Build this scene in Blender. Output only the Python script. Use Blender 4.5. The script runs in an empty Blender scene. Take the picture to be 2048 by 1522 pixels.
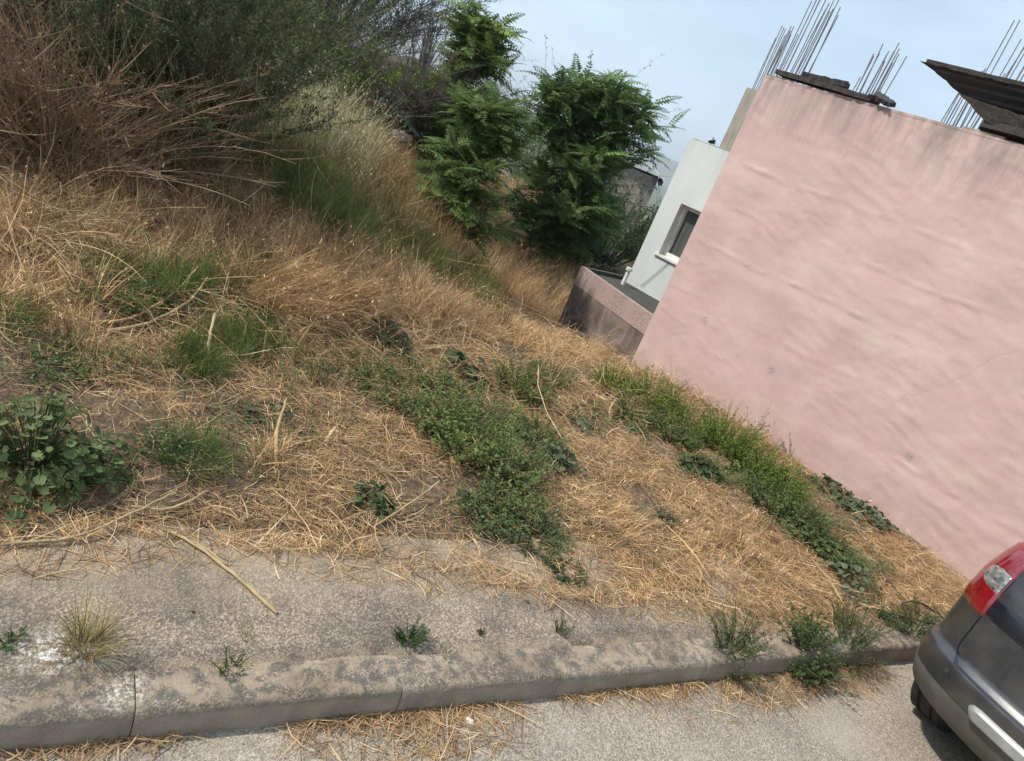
import bpy, bmesh, math, random
import numpy as np
from mathutils import Vector, Matrix

# ------------------------------------------------------------------ camera, sky, sun, exposure
scene = bpy.context.scene
COL = scene.collection
cam_data = bpy.data.cameras.new('camera')
cam_data.sensor_width = 36.0
cam_data.lens = 1500 / 2048 * 36.0
cam_data.clip_start = 0.05
cam_data.clip_end = 20000
cam = bpy.data.objects.new('camera', cam_data)
COL.objects.link(cam)
R3 = Matrix([[0.829409, -0.145996, -0.539227], [-0.425074, 0.461379, -0.778743], [0.362482, 0.875108, 0.320613]])
cam.matrix_world = Matrix.Translation((0, 0, 2.15)) @ R3.to_4x4()
scene.camera = cam

SUN = Vector((-0.62, 0.20, 0.76)).normalized()
world = bpy.data.worlds.new('World')
scene.world = world
world.use_nodes = True
wt = world.node_tree
wt.nodes.clear()
wo = wt.nodes.new('ShaderNodeOutputWorld')
bg = wt.nodes.new('ShaderNodeBackground')
sky = wt.nodes.new('ShaderNodeTexSky')
sky.sky_type = 'NISHITA'
sky.sun_disc = False
sky.sun_elevation = math.asin(SUN.z)
sky.sun_rotation = math.atan2(SUN.x, SUN.y)
sky.air_density = 1.0
sky.dust_density = 2.0
sky.ozone_density = 1.2
bg.inputs['Strength'].default_value = 0.11
tc = wt.nodes.new('ShaderNodeTexCoord')
mp = wt.nodes.new('ShaderNodeMapping')
mp.inputs['Scale'].default_value = (1.6, 1.6, 5.0)
nz = wt.nodes.new('ShaderNodeTexNoise')
nz.inputs['Scale'].default_value = 1.3
nz.inputs['Detail'].default_value = 7
nz.inputs['Roughness'].default_value = 0.55
rp = wt.nodes.new('ShaderNodeValToRGB')
rp.color_ramp.elements[0].position = 0.36
rp.color_ramp.elements[0].color = (0.55, 0.55, 0.55, 1)
rp.color_ramp.elements[1].position = 0.74
rp.color_ramp.elements[1].color = (1.0, 1.0, 1.0, 1)
mx = wt.nodes.new('ShaderNodeMix')
mx.data_type = 'RGBA'
mx.inputs['B'].default_value = (6.5, 8.2, 9.9, 1)     # thin high cloud veil
wt.links.new(tc.outputs['Generated'], mp.inputs['Vector'])
wt.links.new(mp.outputs['Vector'], nz.inputs['Vector'])
wt.links.new(nz.outputs['Fac'], rp.inputs['Fac'])
wt.links.new(rp.outputs['Color'], mx.inputs['Factor'])
wt.links.new(sky.outputs['Color'], mx.inputs['A'])
wt.links.new(mx.outputs['Result'], bg.inputs['Color'])
wt.links.new(bg.outputs['Background'], wo.inputs['Surface'])

sd = bpy.data.lights.new('sun', 'SUN')
sd.energy = 4.2
sd.angle = math.radians(2.5)
sd.color = (1.0, 0.945, 0.86)
sun = bpy.data.objects.new('sun', sd)
COL.objects.link(sun)
sun.rotation_euler = (-SUN).to_track_quat('-Z', 'Y').to_euler()

vs = scene.view_settings
vs.view_transform = 'Standard'
vs.look = 'None'
vs.exposure = 0.24
vs.gamma = 1.0
vs.use_curve_mapping = False
scene.cycles.max_bounces = 6
scene.cycles.transparent_max_bounces = 8
scene.cycles.use_denoising = True

rng = np.random.default_rng(7)
random.seed(7)

# ------------------------------------------------------------------ helpers
def sm(a, b, t):
    t = np.clip((np.asarray(t, float) - a) / (b - a), 0, 1)
    return t * t * (3 - 2 * t)

def gz(x, y):
    x = np.asarray(x, float); y = np.asarray(y, float)
    rise = 0.13 * np.clip(y - 2.7, 0, 13)
    u = x - 0.40 * (y - 3)
    L = 1 - sm(0.3, 3.7, u)
    z = 0.105 + L * rise - (1 - L) * (0.10 * np.clip(y - 5.2, 0, 1.2) + 0.2 * np.clip(y - 6.4, 0, 1.8) + 0.04 * np.clip(y - 8.2, 0, 10))
    z = z - 0.3 * (1 - sm(1.7, 2.25, y)) + 0.05 * sm(2.45, 3.0, y)
    z = z + 1.25 * np.exp(-((x - 9.3) ** 2 + (y - 17) ** 2) / 10.0)
    r = np.hypot(x, y)
    return z - 45 * sm(26, 90, r)


def _lat(seed):
    return np.random.default_rng(seed).random((64, 64))
_LATS = {}
def vnoise(x, y, seed=0):
    """smooth value noise, unit cells"""
    if seed not in _LATS: _LATS[seed] = _lat(seed)
    g = _LATS[seed]
    x = np.asarray(x, float); y = np.asarray(y, float)
    xi = np.floor(x).astype(int); yi = np.floor(y).astype(int)
    fx = x - xi; fy = y - yi
    fx = fx * fx * (3 - 2 * fx); fy = fy * fy * (3 - 2 * fy)
    a = g[xi % 64, yi % 64]; b = g[(xi + 1) % 64, yi % 64]
    c = g[xi % 64, (yi + 1) % 64]; d = g[(xi + 1) % 64, (yi + 1) % 64]
    return (a * (1 - fx) + b * fx) * (1 - fy) + (c * (1 - fx) + d * fx) * fy
def fbm(x, y, seed=0, o=4):
    s = 0; a = .5
    for i in range(o):
        s = s + a * vnoise(x * 2 ** i + 13.7 * i, y * 2 ** i + 5.1 * i, seed + i); a *= .5
    return s
def ground(x, y):
    return gz(x, y) + 0.07 * (fbm(x * 1.3, y * 1.3, 3) - .5) * sm(2.5, 3.1, y)

class Geo:
    """collects vertices, triangles, quads and vertex colours for one mesh"""
    def __init__(s): s.v = []; s.f3 = []; s.f4 = []; s.c = []; s.n = 0
    def add(s, V, F, col=None):
        V = np.asarray(V, float).reshape(-1, 3); F = np.asarray(F, int)
        if col is None: col = np.ones((len(V), 3))
        col = np.asarray(col, float)
        if col.ndim == 1: col = np.tile(col, (len(V), 1))
        s.v.append(V); s.c.append(col)
        (s.f3 if F.shape[1] == 3 else s.f4).append(F + s.n)
        s.n += len(V); return s
    def mesh(s, name, smooth=False):
        me = bpy.data.meshes.new(name)
        V = np.concatenate(s.v); C = np.concatenate(s.c)
        f3 = np.concatenate(s.f3) if s.f3 else np.zeros((0, 3), int)
        f4 = np.concatenate(s.f4) if s.f4 else np.zeros((0, 4), int)
        me.vertices.add(len(V)); me.vertices.foreach_set('co', V.astype(np.float32).ravel())
        nl = f3.size + f4.size
        me.loops.add(nl); me.loops.foreach_set('vertex_index', np.concatenate([f3.ravel(), f4.ravel()]).astype(np.int32))
        npoly = len(f3) + len(f4)
        me.polygons.add(npoly)
        st = np.concatenate([np.arange(len(f3)) * 3, f3.size + np.arange(len(f4)) * 4]).astype(np.int32)
        me.polygons.foreach_set('loop_start', st)
        me.polygons.foreach_set('use_smooth', np.full(npoly, bool(smooth)))
        at = me.color_attributes.new('Col', 'FLOAT_COLOR', 'POINT')
        at.data.foreach_set('color', np.c_[C, np.ones(len(C))].astype(np.float32).ravel())
        me.update(calc_edges=True); me.validate()
        return me
    def build(s, name, mat, parent=None, smooth=False):
        return link(name, s.mesh(name, smooth), mat, parent)

def link(name, me, mat=None, parent=None):
    o = bpy.data.objects.new(name, me)
    COL.objects.link(o)
    if mat is not None and me is not None and not me.materials: me.materials.append(mat)
    if parent is not None: o.parent = parent
    return o
def tag(o, label=None, cat=None, group=None, kind=None):
    if label: o['label'] = label
    if cat: o['category'] = cat
    if group: o['group'] = group
    if kind: o['kind'] = kind
    return o
def thing(name, loc, label, cat, group=None, rz=0):
    o = bpy.data.objects.new(name, None); COL.objects.link(o)
    o.location = loc; o.rotation_euler = (0, 0, rz); o.empty_display_size = .1
    return tag(o, label, cat, group)
def struct(o): o['kind'] = 'structure'; return o

def strips(P, W, S, col, g=None):
    """ribbons: P (N,K,3) centre lines, W (N,K) widths, S (N,3) side vectors, col (N,3)"""
    g = g or Geo()
    N, K, _ = P.shape
    off = S[:, None, :] * (W[:, :, None] * .5)
    V = np.stack([P - off, P + off], 2).reshape(-1, 3)
    i = np.arange(N)[:, None] * K * 2 + np.arange(K - 1)[None, :] * 2
    F = np.stack([i, i + 1, i + 3, i + 2], -1).reshape(-1, 4)
    return g.add(V, F, np.repeat(col, K * 2, 0))
def tubes(P, Rd, col, sides=4, g=None):
    g = g or Geo()
    P = np.asarray(P, float); Rd = np.asarray(Rd, float)
    N, K, _ = P.shape
    T = np.gradient(P, axis=1); T /= np.linalg.norm(T, axis=2, keepdims=True) + 1e-9
    ref = np.where(np.abs(T[..., 2:3]) > .9, np.array([1., 0, 0]), np.array([0, 0, 1.]))
    B = np.cross(T, ref); B /= np.linalg.norm(B, axis=2, keepdims=True) + 1e-9
    U = np.cross(B, T)
    a = np.arange(sides) / sides * 2 * math.pi
    V = P[:, :, None, :] + Rd[:, :, None, None] * (B[:, :, None, :] * np.cos(a)[:, None] + U[:, :, None, :] * np.sin(a)[:, None])
    base = np.arange(N)[:, None, None] * K * sides + np.arange(K - 1)[None, :, None] * sides
    j = np.arange(sides)[None, None, :]; j2 = (j + 1) % sides
    F = np.stack([base + j, base + j2, base + sides + j2, base + sides + j], -1).reshape(-1, 4)
    col = np.asarray(col, float)
    if col.ndim == 1: col = np.tile(col, (N, 1))
    return g.add(V.reshape(-1, 3), F, np.repeat(col, K * sides, 0))
def tube(pts, rad, col=(1, 1, 1), sides=6, g=None):
    pts = np.asarray(pts, float); r = np.asarray(rad, float) * np.ones(len(pts))
    return tubes(pts[None], r[None], np.array(col, float), sides, g)
def leaves(P, D, U, L, Wd, col, fold=.25, g=None):
    """folded diamonds"""
    g = g or Geo()
    D = D / (np.linalg.norm(D, axis=1, keepdims=True) + 1e-9)
    S = np.cross(D, U); S /= np.linalg.norm(S, axis=1, keepdims=True) + 1e-9
    U2 = np.cross(S, D)
    L = L[:, None]; Wd = Wd[:, None]
    a = P; t = P + D * L
    m = P + D * L * .45
    l = m - S * Wd * .5 + U2 * Wd * fold; r = m + S * Wd * .5 + U2 * Wd * fold
    V = np.stack([a, l, t, r], 1).reshape(-1, 3)
    i = np.arange(len(P)) * 4
    F = np.concatenate([np.stack([i, i + 2, i + 1], 1), np.stack([i, i + 3, i + 2], 1)])
    return g.add(V, F, np.repeat(col, 4, 0))
def vary(col, n, amt=.25, hue=.08, r=rng):
    c = np.tile(np.array(col, float), (n, 1))
    c *= (1 + amt * (r.random((n, 1)) * 2 - 1))
    return np.clip(c * (1 + hue * (r.random((n, 3)) * 2 - 1)), 0, 1)
def unit(v): return v / (np.linalg.norm(v, axis=-1, keepdims=True) + 1e-9)
def box(g, x0, x1, y0, y1, z0, z1, M=None, col=None):
    V = np.array([[x, y, z] for x in (x0, x1) for y in (y0, y1) for z in (z0, z1)], float)
    if M is not None: V = np.array([M(*v) for v in V])
    F = [[0, 1, 3, 2], [4, 6, 7, 5], [0, 4, 5, 1], [2, 3, 7, 6], [0, 2, 6, 4], [1, 5, 7, 3]]
    return g.add(V, F, col)
def grid_faces(nu, nv):
    i = np.arange(nu - 1)[:, None] * nv + np.arange(nv - 1)[None, :]
    return np.stack([i, i + nv, i + nv + 1, i + 1], -1).reshape(-1, 4)

# ------------------------------------------------------------------ materials
class NT:
    def __init__(s, name):
        s.m = bpy.data.materials.new(name); s.m.use_nodes = True
        s.t = s.m.node_tree; s.b = s.t.nodes['Principled BSDF']; s.o = s.t.nodes['Material Output']
        s.co = s.t.nodes.new('ShaderNodeTexCoord').outputs['Object']
    def nd(s, k, **kw):
        n = s.t.nodes.new(k)
        for a, v in kw.items(): setattr(n, a, v)
        return n
    def ln(s, a, b): s.t.links.new(a, b)
    def noise(s, scale, detail=4, rough=.55, vec=None, dist=0.0):
        n = s.nd('ShaderNodeTexNoise'); n.inputs['Scale'].default_value = scale
        n.inputs['Detail'].default_value = detail; n.inputs['Roughness'].default_value = rough
        n.inputs['Distortion'].default_value = dist
        s.ln(vec or s.co, n.inputs['Vector']); return n.outputs['Fac']
    def voro(s, scale, out='Distance', vec=None):
        n = s.nd('ShaderNodeTexVoronoi'); n.inputs['Scale'].default_value = scale
        s.ln(vec or s.co, n.inputs['Vector']); return n.outputs[out]
    def mapv(s, scale=(1, 1, 1), rot=(0, 0, 0), loc=(0, 0, 0)):
        n = s.nd('ShaderNodeMapping'); n.inputs['Scale'].default_value = scale
        n.inputs['Rotation'].default_value = rot; n.inputs['Location'].default_value = loc
        s.ln(s.co, n.inputs['Vector']); return n.outputs['Vector']
    def ramp(s, fac, stops):
        n = s.nd('ShaderNodeValToRGB'); e = n.color_ramp.elements
        while len(e) < len(stops): e.new(.5)
        for el, (p, c) in zip(e, stops):
            el.position = p; el.color = (*c, 1) if len(c) == 3 else c
        s.ln(fac, n.inputs['Fac']); return n.outputs['Color']
    def mix(s, a, b, fac, mode='MIX'):
        n = s.nd('ShaderNodeMix'); n.data_type = 'RGBA'; n.blend_type = mode
        for k, v in (('A', a), ('B', b), ('Factor', fac)):
            if isinstance(v, (int, float)): n.inputs[k].default_value = v
            elif isinstance(v, tuple): n.inputs[k].default_value = (*v, 1)
            else: s.ln(v, n.inputs[k])
        return n.outputs['Result']
    def math(s, op, a, b=0.0):
        n = s.nd('ShaderNodeMath', operation=op)
        for i, v in enumerate((a, b)):
            if isinstance(v, (int, float)): n.inputs[i].default_value = v
            else: s.ln(v, n.inputs[i])
        return n.outputs[0]
    def attr(s, name='Col'):
        n = s.nd('ShaderNodeAttribute'); n.attribute_name = name; return n.outputs['Color']
    def spot(s, pos, rad, soft=.5):
        """1 inside a round stain at pos, 0 outside"""
        n = s.nd('ShaderNodeVectorMath', operation='DISTANCE')
        s.ln(s.co, n.inputs[0]); n.inputs[1].default_value = pos
        r = s.nd('ShaderNodeMapRange'); s.ln(n.outputs['Value'], r.inputs[0])
        r.inputs[1].default_value = rad; r.inputs[2].default_value = rad * (1 - soft)
        return r.outputs[0]
    def sep(s):
        n = s.nd('ShaderNodeSeparateXYZ'); s.ln(s.co, n.inputs[0]); return n.outputs
    def bump(s, h, strength=.4, dist=.01):
        n = s.nd('ShaderNodeBump'); n.inputs['Strength'].default_value = strength
        n.inputs['Distance'].default_value = dist; s.ln(h, n.inputs['Height'])
        s.ln(n.outputs['Normal'], s.b.inputs['Normal']); return s
    def set(s, color=None, rough=None, metal=None, **kw):
        b = s.b.inputs
        if color is not None:
            if isinstance(color, tuple): b['Base Color'].default_value = (*color, 1)
            else: s.ln(color, b['Base Color'])
        if rough is not None:
            if isinstance(rough, (int, float)): b['Roughness'].default_value = rough
            else: s.ln(rough, b['Roughness'])
        if metal is not None: b['Metallic'].default_value = metal
        for k, v in kw.items(): b[k.replace('_', ' ')].default_value = v
        return s

def leafmat(name, trans=.3, rough=.55):
    n = NT(name)
    c = n.attr()
    v = n.noise(9, 2)
    c2 = n.mix(c, n.ramp(v, [(.3, (.7, .7, .7)), (.7, (1.25, 1.25, 1.2))]), 1.0, 'MULTIPLY')
    n.set(c2, rough, Specular_IOR_Level=.12)
    tr = n.nd('ShaderNodeBsdfTranslucent'); n.ln(c2, tr.inputs['Color'])
    ms = n.nd('ShaderNodeMixShader'); ms.inputs[0].default_value = trans
    n.ln(n.b.outputs[0], ms.inputs[1]); n.ln(tr.outputs[0], ms.inputs[2]); n.ln(ms.outputs[0], n.o.inputs['Surface'])
    return n.m
M = {}
M['leaf'] = leafmat('green leaf', .35, .62)
M['straw'] = leafmat('dry straw', .22, .65)
n = NT('bark'); M['bark'] = n.set(n.ramp(n.noise(25, 5), [(.3, (.05, .04, .032)), (.7, (.17, .14, .11))]), .9).bump(n.noise(60, 4), .6, .01).m
n = NT('twig'); M['twig'] = n.set(n.attr(), .85).m

# road: worn pale concrete asphalt
n = NT('road surface')
agg = n.ramp(n.voro(170, 'Color'), [(.1, (.09, .078, .064)), (.5, (.27, .235, .19)), (.95, (.60, .52, .42))])
big = n.ramp(n.noise(1.4, 6, .6), [(.32, (.72, .70, .68)), (.7, (1.12, 1.09, 1.04))])
c = n.mix(agg, (.26, .228, .185), .35)
c = n.mix(c, big, 1.0, 'MULTIPLY')
c = n.mix(c, (.40, .35, .29), n.ramp(n.noise(2.3, 5, .6), [(.5, (0, 0, 0)), (.75, (.55, .55, .55))]))
M['road'] = n.set(c, .92).bump(n.voro(170), .5, .004).m
# pavement: exposed aggregate concrete
n = NT('pavement concrete')
agg = n.ramp(n.voro(140, 'Color'), [(.08, (.05, .042, .034)), (.5, (.19, .16, .125)), (.92, (.58, .49, .38))])
agg2 = n.ramp(n.voro(420, 'Color'), [(.1, (.09, .075, .06)), (.9, (.36, .30, .235))])
c = n.mix(agg, agg2, .45)
c = n.mix(c, n.ramp(n.noise(3.2, 7, .65), [(.33, (.42, .41, .40)), (.62, (1.06, 1.0, .93))]), 1.0, 'MULTIPLY')
white = n.math('MULTIPLY', n.spot((0.20, 2.05, .13), .14, .8), n.ramp(n.noise(45, 7, .75), [(.50, (0, 0, 0)), (.57, (1, 1, 1))]))
c = n.mix(c, (.62, .60, .56), white)
crk = n.nd('ShaderNodeTexVoronoi'); crk.feature = 'DISTANCE_TO_EDGE'; crk.inputs['Scale'].default_value = 1.15
wn = n.nd('ShaderNodeTexNoise'); wn.inputs['Scale'].default_value = 6; wn.inputs['Detail'].default_value = 6; n.ln(n.co, wn.inputs['Vector'])
wm = n.nd('ShaderNodeMix'); wm.data_type = 'VECTOR'; wm.inputs['Factor'].default_value = .14; n.ln(n.co, wm.inputs[4]); n.ln(wn.outputs['Color'], wm.inputs[5]); n.ln(wm.outputs[1], crk.inputs['Vector'])
c = n.mix(c, (.06, .05, .04), n.math('MULTIPLY', n.ramp(crk.outputs['Distance'], [(.0, (.8, .8, .8)), (.007, (0, 0, 0))]), n.ramp(n.noise(1.4, 3), [(.47, (0, 0, 0)), (.58, (1, 1, 1))])))
yc_ = n.sep()[1]
c = n.mix(c, (.33, .25, .17), n.math('MULTIPLY', n.ramp(n.math('SUBTRACT', yc_, 1.5), [(.70, (0, 0, 0)), (1.05, (.8, .8, .8))]), n.ramp(n.noise(6, 6, .7), [(.35, (0, 0, 0)), (.6, (1, 1, 1))])))   # soil trodden over the back edge
c = n.mix(c, (.40, .31, .21), n.math('MULTIPLY', n.ramp(n.math('SUBTRACT', yc_, 1.5), [(.47, (.9, .9, .9)), (.53, (0, 0, 0))]), n.ramp(n.noise(8, 6, .7), [(.42, (0, 0, 0)), (.6, (1, 1, 1))])))   # sand in the joint
M['pavement'] = n.set(c, .93).bump(n.voro(140), .6, .004).m
# kerb: concrete with dark lichen patches and remains of white paint
n = NT('kerb concrete')
base = n.mix(n.ramp(n.voro(190, 'Color'), [(.08, (.06, .05, .04)), (.5, (.20, .17, .13)), (.92, (.52, .44, .34))]), (.25, .21, .165), .22)
lich = n.ramp(n.noise(24, 8, .72), [(.46, (0, 0, 0)), (.54, (.8, .8, .8))])
zc = n.sep()[2]
top = n.ramp(zc, [(.10, (0, 0, 0)), (.118, (1, 1, 1))])
c = n.mix(base, (.115, .11, .10), n.math('MULTIPLY', lich, top))
c = n.mix(c, (.42, .34, .25), n.math('MULTIPLY', n.ramp(n.noise(11, 6, .7, dist=.4), [(.48, (0, 0, 0)), (.58, (.7, .7, .7))]), top))
wp = n.math('MULTIPLY', n.spot((0.40, 1.885, .125), .10, .7), n.ramp(n.noise(60, 7, .75), [(.50, (0, 0, 0)), (.56, (1, 1, 1))]))
c = n.mix(c, (.72, .71, .68), wp)
c = n.mix(c, n.ramp(n.noise(5, 6, .6, vec=n.mapv((1, 1, .3))), [(.3, (.62, .56, .5)), (.65, (1.05, 1.02, .98))]), 1.0, 'MULTIPLY')
c = n.mix(c, n.mix((.27, .212, .160), (.39, .32, .245), n.ramp(n.noise(9, 6, .65), [(.35, (0, 0, 0)), (.65, (1, 1, 1))])), n.ramp(zc, [(.085, (.8, .8, .8)), (.112, (0, 0, 0))]))
M['kerb'] = n.set(c, .92).bump(n.noise(110, 7, .75), .9, .007).m
# soil with litter
n = NT('field soil')
c = n.ramp(n.noise(30, 8, .7), [(.3, (.05, .034, .022)), (.5, (.13, .09, .055)), (.75, (.27, .19, .11))])
c = n.mix(c, n.ramp(n.noise(2.0, 5), [(.3, (.75, .75, .75)), (.7, (1.2, 1.15, 1.05))]), 1.0, 'MULTIPLY')
far = n.nd('ShaderNodeVectorMath', operation='LENGTH'); n.ln(n.co, far.inputs[0])
mr = n.nd('ShaderNodeMapRange'); n.ln(far.outputs['Value'], mr.inputs[0]); mr.inputs[1].default_value = 13; mr.inputs[2].default_value = 22
scrub = n.ramp(n.noise(.9, 7, .7), [(.3, (.03, .042, .016)), (.55, (.075, .085, .032)), (.75, (.19, .15, .075))])   # land cover of the valley
c = n.mix(c, scrub, mr.outputs[0])
M['soil'] = n.set(c, .95).bump(n.noise(45, 7, .7), .8, .03).m
# pink plaster
n = NT('pink plaster')
c = n.ramp(n.noise(1.7, 6, .6), [(.28, (.450, .305, .278)), (.52, (.510, .352, .322)), (.75, (.570, .412, .375))])
c = n.mix(c, (.44, .36, .30), n.ramp(n.noise(2.6, 7, .62, vec=n.mapv((1, 1.0, 1.6)), dist=.6), [(.50, (0, 0, 0)), (.74, (.42, .42, .42))]))
c = n.mix(c, (.66, .56, .44), n.ramp(n.noise(1.25, 4, .5, vec=n.mapv((1, 1, 3.0), loc=(3, 1, 2))), [(.6, (0, 0, 0)), (.78, (.45, .45, .45))]))
zz = n.sep()[2]
damp = n.math('MULTIPLY', n.ramp(n.math('MULTIPLY', zz, 1 / 3.4), [(.80, (0, 0, 0)), (.985, (1, 1, 1))]), n.ramp(n.noise(5, 7, .7, vec=n.mapv((1.6, 1.6, .35))), [(.38, (0, 0, 0)), (.64, (.95, .95, .95))]))
c = n.mix(c, (.22, .18, .15), damp)
crack = n.ramp(n.voro(1.1, 'Distance', vec=n.mapv((1, 1, 1.4))), [(0, (0, 0, 0)), (1, (1, 1, 1))])
cr = n.nd('ShaderNodeTexVoronoi'); cr.feature = 'DISTANCE_TO_EDGE'; cr.inputs['Scale'].default_value = .75
wn = n.nd('ShaderNodeTexNoise'); wn.inputs['Scale'].default_value = 4; wn.inputs['Detail'].default_value = 6; n.ln(n.co, wn.inputs['Vector'])
wm = n.nd('ShaderNodeMix'); wm.data_type = 'VECTOR'; wm.inputs['Factor'].default_value = .16; n.ln(n.co, wm.inputs[4]); n.ln(wn.outputs['Color'], wm.inputs[5]); n.ln(wm.outputs[1], cr.inputs['Vector'])
c = n.mix(c, (.24, .18, .16), n.math('MULTIPLY', n.ramp(cr.outputs['Distance'], [(.0, (.30, .30, .30)), (.0035, (0, 0, 0))]), n.ramp(n.noise(1.1, 3), [(.54, (0, 0, 0)), (.66, (1, 1, 1))])))
c = n.mix(c, (.36, .27, .22), n.math('MULTIPLY', n.ramp(zz, [(.14, (.75, .75, .75)), (.52, (0, 0, 0))]), n.ramp(n.noise(7, 6, .7), [(.38, (0, 0, 0)), (.66, (.8, .8, .8))])))
for pz in ((5.885, 5.62, .90), (6.43, 3.28, .74), (6.10, 4.72, .79)):
    c = n.mix(c, (.20, .18, .17), n.math('MULTIPLY', n.spot(pz, .05, .6), n.ramp(n.noise(60, 5, .7), [(.42, (0, 0, 0)), (.55, (.8, .8, .8))])))
c = n.mix(c, n.ramp(n.noise(45, 6, .7), [(.3, (.95, .95, .95)), (.7, (1.04, 1.04, 1.04))]), 1.0, 'MULTIPLY')
M['pink'] = n.set(c, .9).bump(n.noise(110, 9, .78), .40, .009).m
# white-green plaster
n = NT('pale plaster')
c = n.ramp(n.noise(1.3, 6, .6, vec=n.mapv((1, 1, .5))), [(.3, (.43, .455, .435)), (.7, (.55, .575, .55))])
zz = n.sep()[2]
c = n.mix(c, (.34, .35, .32), n.math('MULTIPLY', n.ramp(n.math('MULTIPLY', zz, 1 / 2.62), [(.86, (0, 0, 0)), (1.0, (.8, .8, .8))]), n.ramp(n.noise(6, 6, .7, vec=n.mapv((2, 2, .3))), [(.45, (0, 0, 0)), (.7, (.7, .7, .7))])))
M['pale'] = n.set(c, .85).bump(n.noise(90, 4), .12, .004).m
n = NT('raw concrete'); c = n.ramp(n.noise(7, 7, .65, vec=n.mapv((1.5, 1.5, .35))), [(.3, (.17, .155, .12)), (.7, (.36, .33, .27))])
M['concrete'] = n.set(c, .9).bump(n.noise(80, 5), .4, .005).m
n = NT('grey stucco'); c = n.ramp(n.noise(3.2, 7, .65, dist=.8), [(.3, (.075, .056, .046)), (.5, (.15, .112, .092)), (.72, (.30, .235, .20))])
M['greystucco'] = n.set(c, .92).bump(n.noise(50, 6, .7), .7, .012).m
n = NT('speckled pink render'); c = n.mix((.40, .285, .255), (.12, .10, .085), n.ramp(n.noise(60, 8, .8), [(.44, (0, 0, 0)), (.58, (.9, .9, .9))]))
c = n.mix(c, (.36, .25, .22), n.ramp(n.noise(4, 4), [(.45, (0, 0, 0)), (.65, (.6, .6, .6))]))
M['speckle'] = n.set(c, .9).bump(n.noise(90, 5), .4, .005).m
n = NT('mossy roof'); c = n.ramp(n.noise(22, 7, .7), [(.35, (.022, .024, .02)), (.6, (.06, .062, .054)), (.8, (.24, .24, .22))])
M['moss'] = n.set(c, .95).bump(n.noise(60, 6), .6, .01).m
n = NT('white paint'); M['white'] = n.set(n.ramp(n.noise(8, 6), [(.35, (.52, .51, .47)), (.65, (.72, .71, .67))]), .55).m
n = NT('dark glass'); M['glass'] = n.set((.02, .024, .026), .08, Specular_IOR_Level=.8).m
n = NT('curtain glass'); M['pane'] = n.set(n.ramp(n.noise(3, 3, vec=n.mapv((9, 9, .3))), [(.3, (.05, .052, .05)), (.7, (.10, .105, .10))]), .25).m
n = NT('rusty steel'); M['rebar'] = n.set(n.ramp(n.noise(30, 5), [(.3, (.10, .094, .09)), (.7, (.23, .205, .19))]), .75, .3).m
n = NT('rotten board'); M['board'] = n.set(n.ramp(n.noise(9, 7, .7, vec=n.mapv((1, 5, 5))), [(.3, (.018, .015, .013)), (.6, (.05, .042, .036)), (.8, (.12, .095, .06))]), .9).bump(n.noise(50, 6), .6, .01).m
n = NT('rusted sheet'); M['sheet'] = n.set(n.ramp(n.noise(6, 7, .7, vec=n.mapv((1, 1, 6))), [(.3, (.016, .015, .017)), (.6, (.045, .038, .036)), (.8, (.11, .075, .05))]), .8).bump(n.noise(40, 5), .4, .006).m
n = NT('rust panel'); M['rust'] = n.set(n.ramp(n.noise(5, 7, .65), [(.3, (.06, .022, .008)), (.6, (.16, .06, .018)), (.8, (.26, .12, .04))]), .85).bump(n.noise(40, 6), .5, .01).m
n = NT('rubble'); M['rubble'] = n.set(n.ramp(n.noise(9, 6), [(.3, (.18, .15, .13)), (.7, (.40, .35, .31))]), .92).bump(n.noise(40, 5), .6, .02).m
n = NT('brick rubble'); M['brickrub'] = n.set(n.ramp(n.noise(9, 6), [(.3, (.15, .085, .065)), (.7, (.30, .19, .15))]), .92).bump(n.noise(40, 5), .6, .02).m
n = NT('blue tarp'); M['tarp'] = n.set(n.ramp(n.noise(14, 4), [(.3, (.07, .15, .18)), (.7, (.22, .34, .37))]), .5).m
n = NT('black rubber'); M['rubber'] = n.set(n.ramp(n.noise(40, 4), [(.3, (.012, .012, .012)), (.7, (.03, .029, .027))]), .8).bump(n.noise(90, 3), .2, .003).m
n = NT('black plastic'); M['plastic'] = n.set(n.ramp(n.noise(12, 6), [(.3, (.022, .022, .022)), (.7, (.05, .047, .043))]), .55).m
n = NT('grey metallic car paint')
dust = n.ramp(n.noise(7, 7, .65), [(.35, (0, 0, 0)), (.75, (.35, .35, .35))])
n.set(n.mix((.048, .051, .056), (.18, .16, .14), dust), n.math('ADD', n.math('MULTIPLY', dust, .5), .28), .55, Coat_Weight=.6, Coat_Roughness=.12)
M['paint'] = n.m
n = NT('dusty lower bumper'); M['lower'] = n.set(n.ramp(n.noise(9, 6), [(.3, (.055, .052, .048)), (.7, (.12, .11, .098))]), .6, .1).m
n = NT('satin silver'); M['silver'] = n.set(n.ramp(n.noise(9, 6), [(.3, (.26, .26, .255)), (.7, (.40, .40, .39))]), .45, .3).m
n = NT('red lens'); M['red'] = n.set(n.ramp(n.noise(60, 3), [(.3, (.11, .002, .005)), (.7, (.24, .005, .010))]), .12, Coat_Weight=1.0, Specular_IOR_Level=.7).m
n = NT('clear lens'); M['clear'] = n.set(n.ramp(n.voro(70, 'Color', vec=n.mapv((1, .35, 1.0))), [(.1, (.07, .07, .067)), (.9, (.34, .34, .31))]), .14, .35, Coat_Weight=1.0).m
n = NT('black trim'); M['trim'] = n.set((.010, .011, .016), .18, Coat_Weight=.5).m
n = NT('wheel alloy'); M['alloy'] = n.set((.35, .35, .36), .35, .8).m
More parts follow.
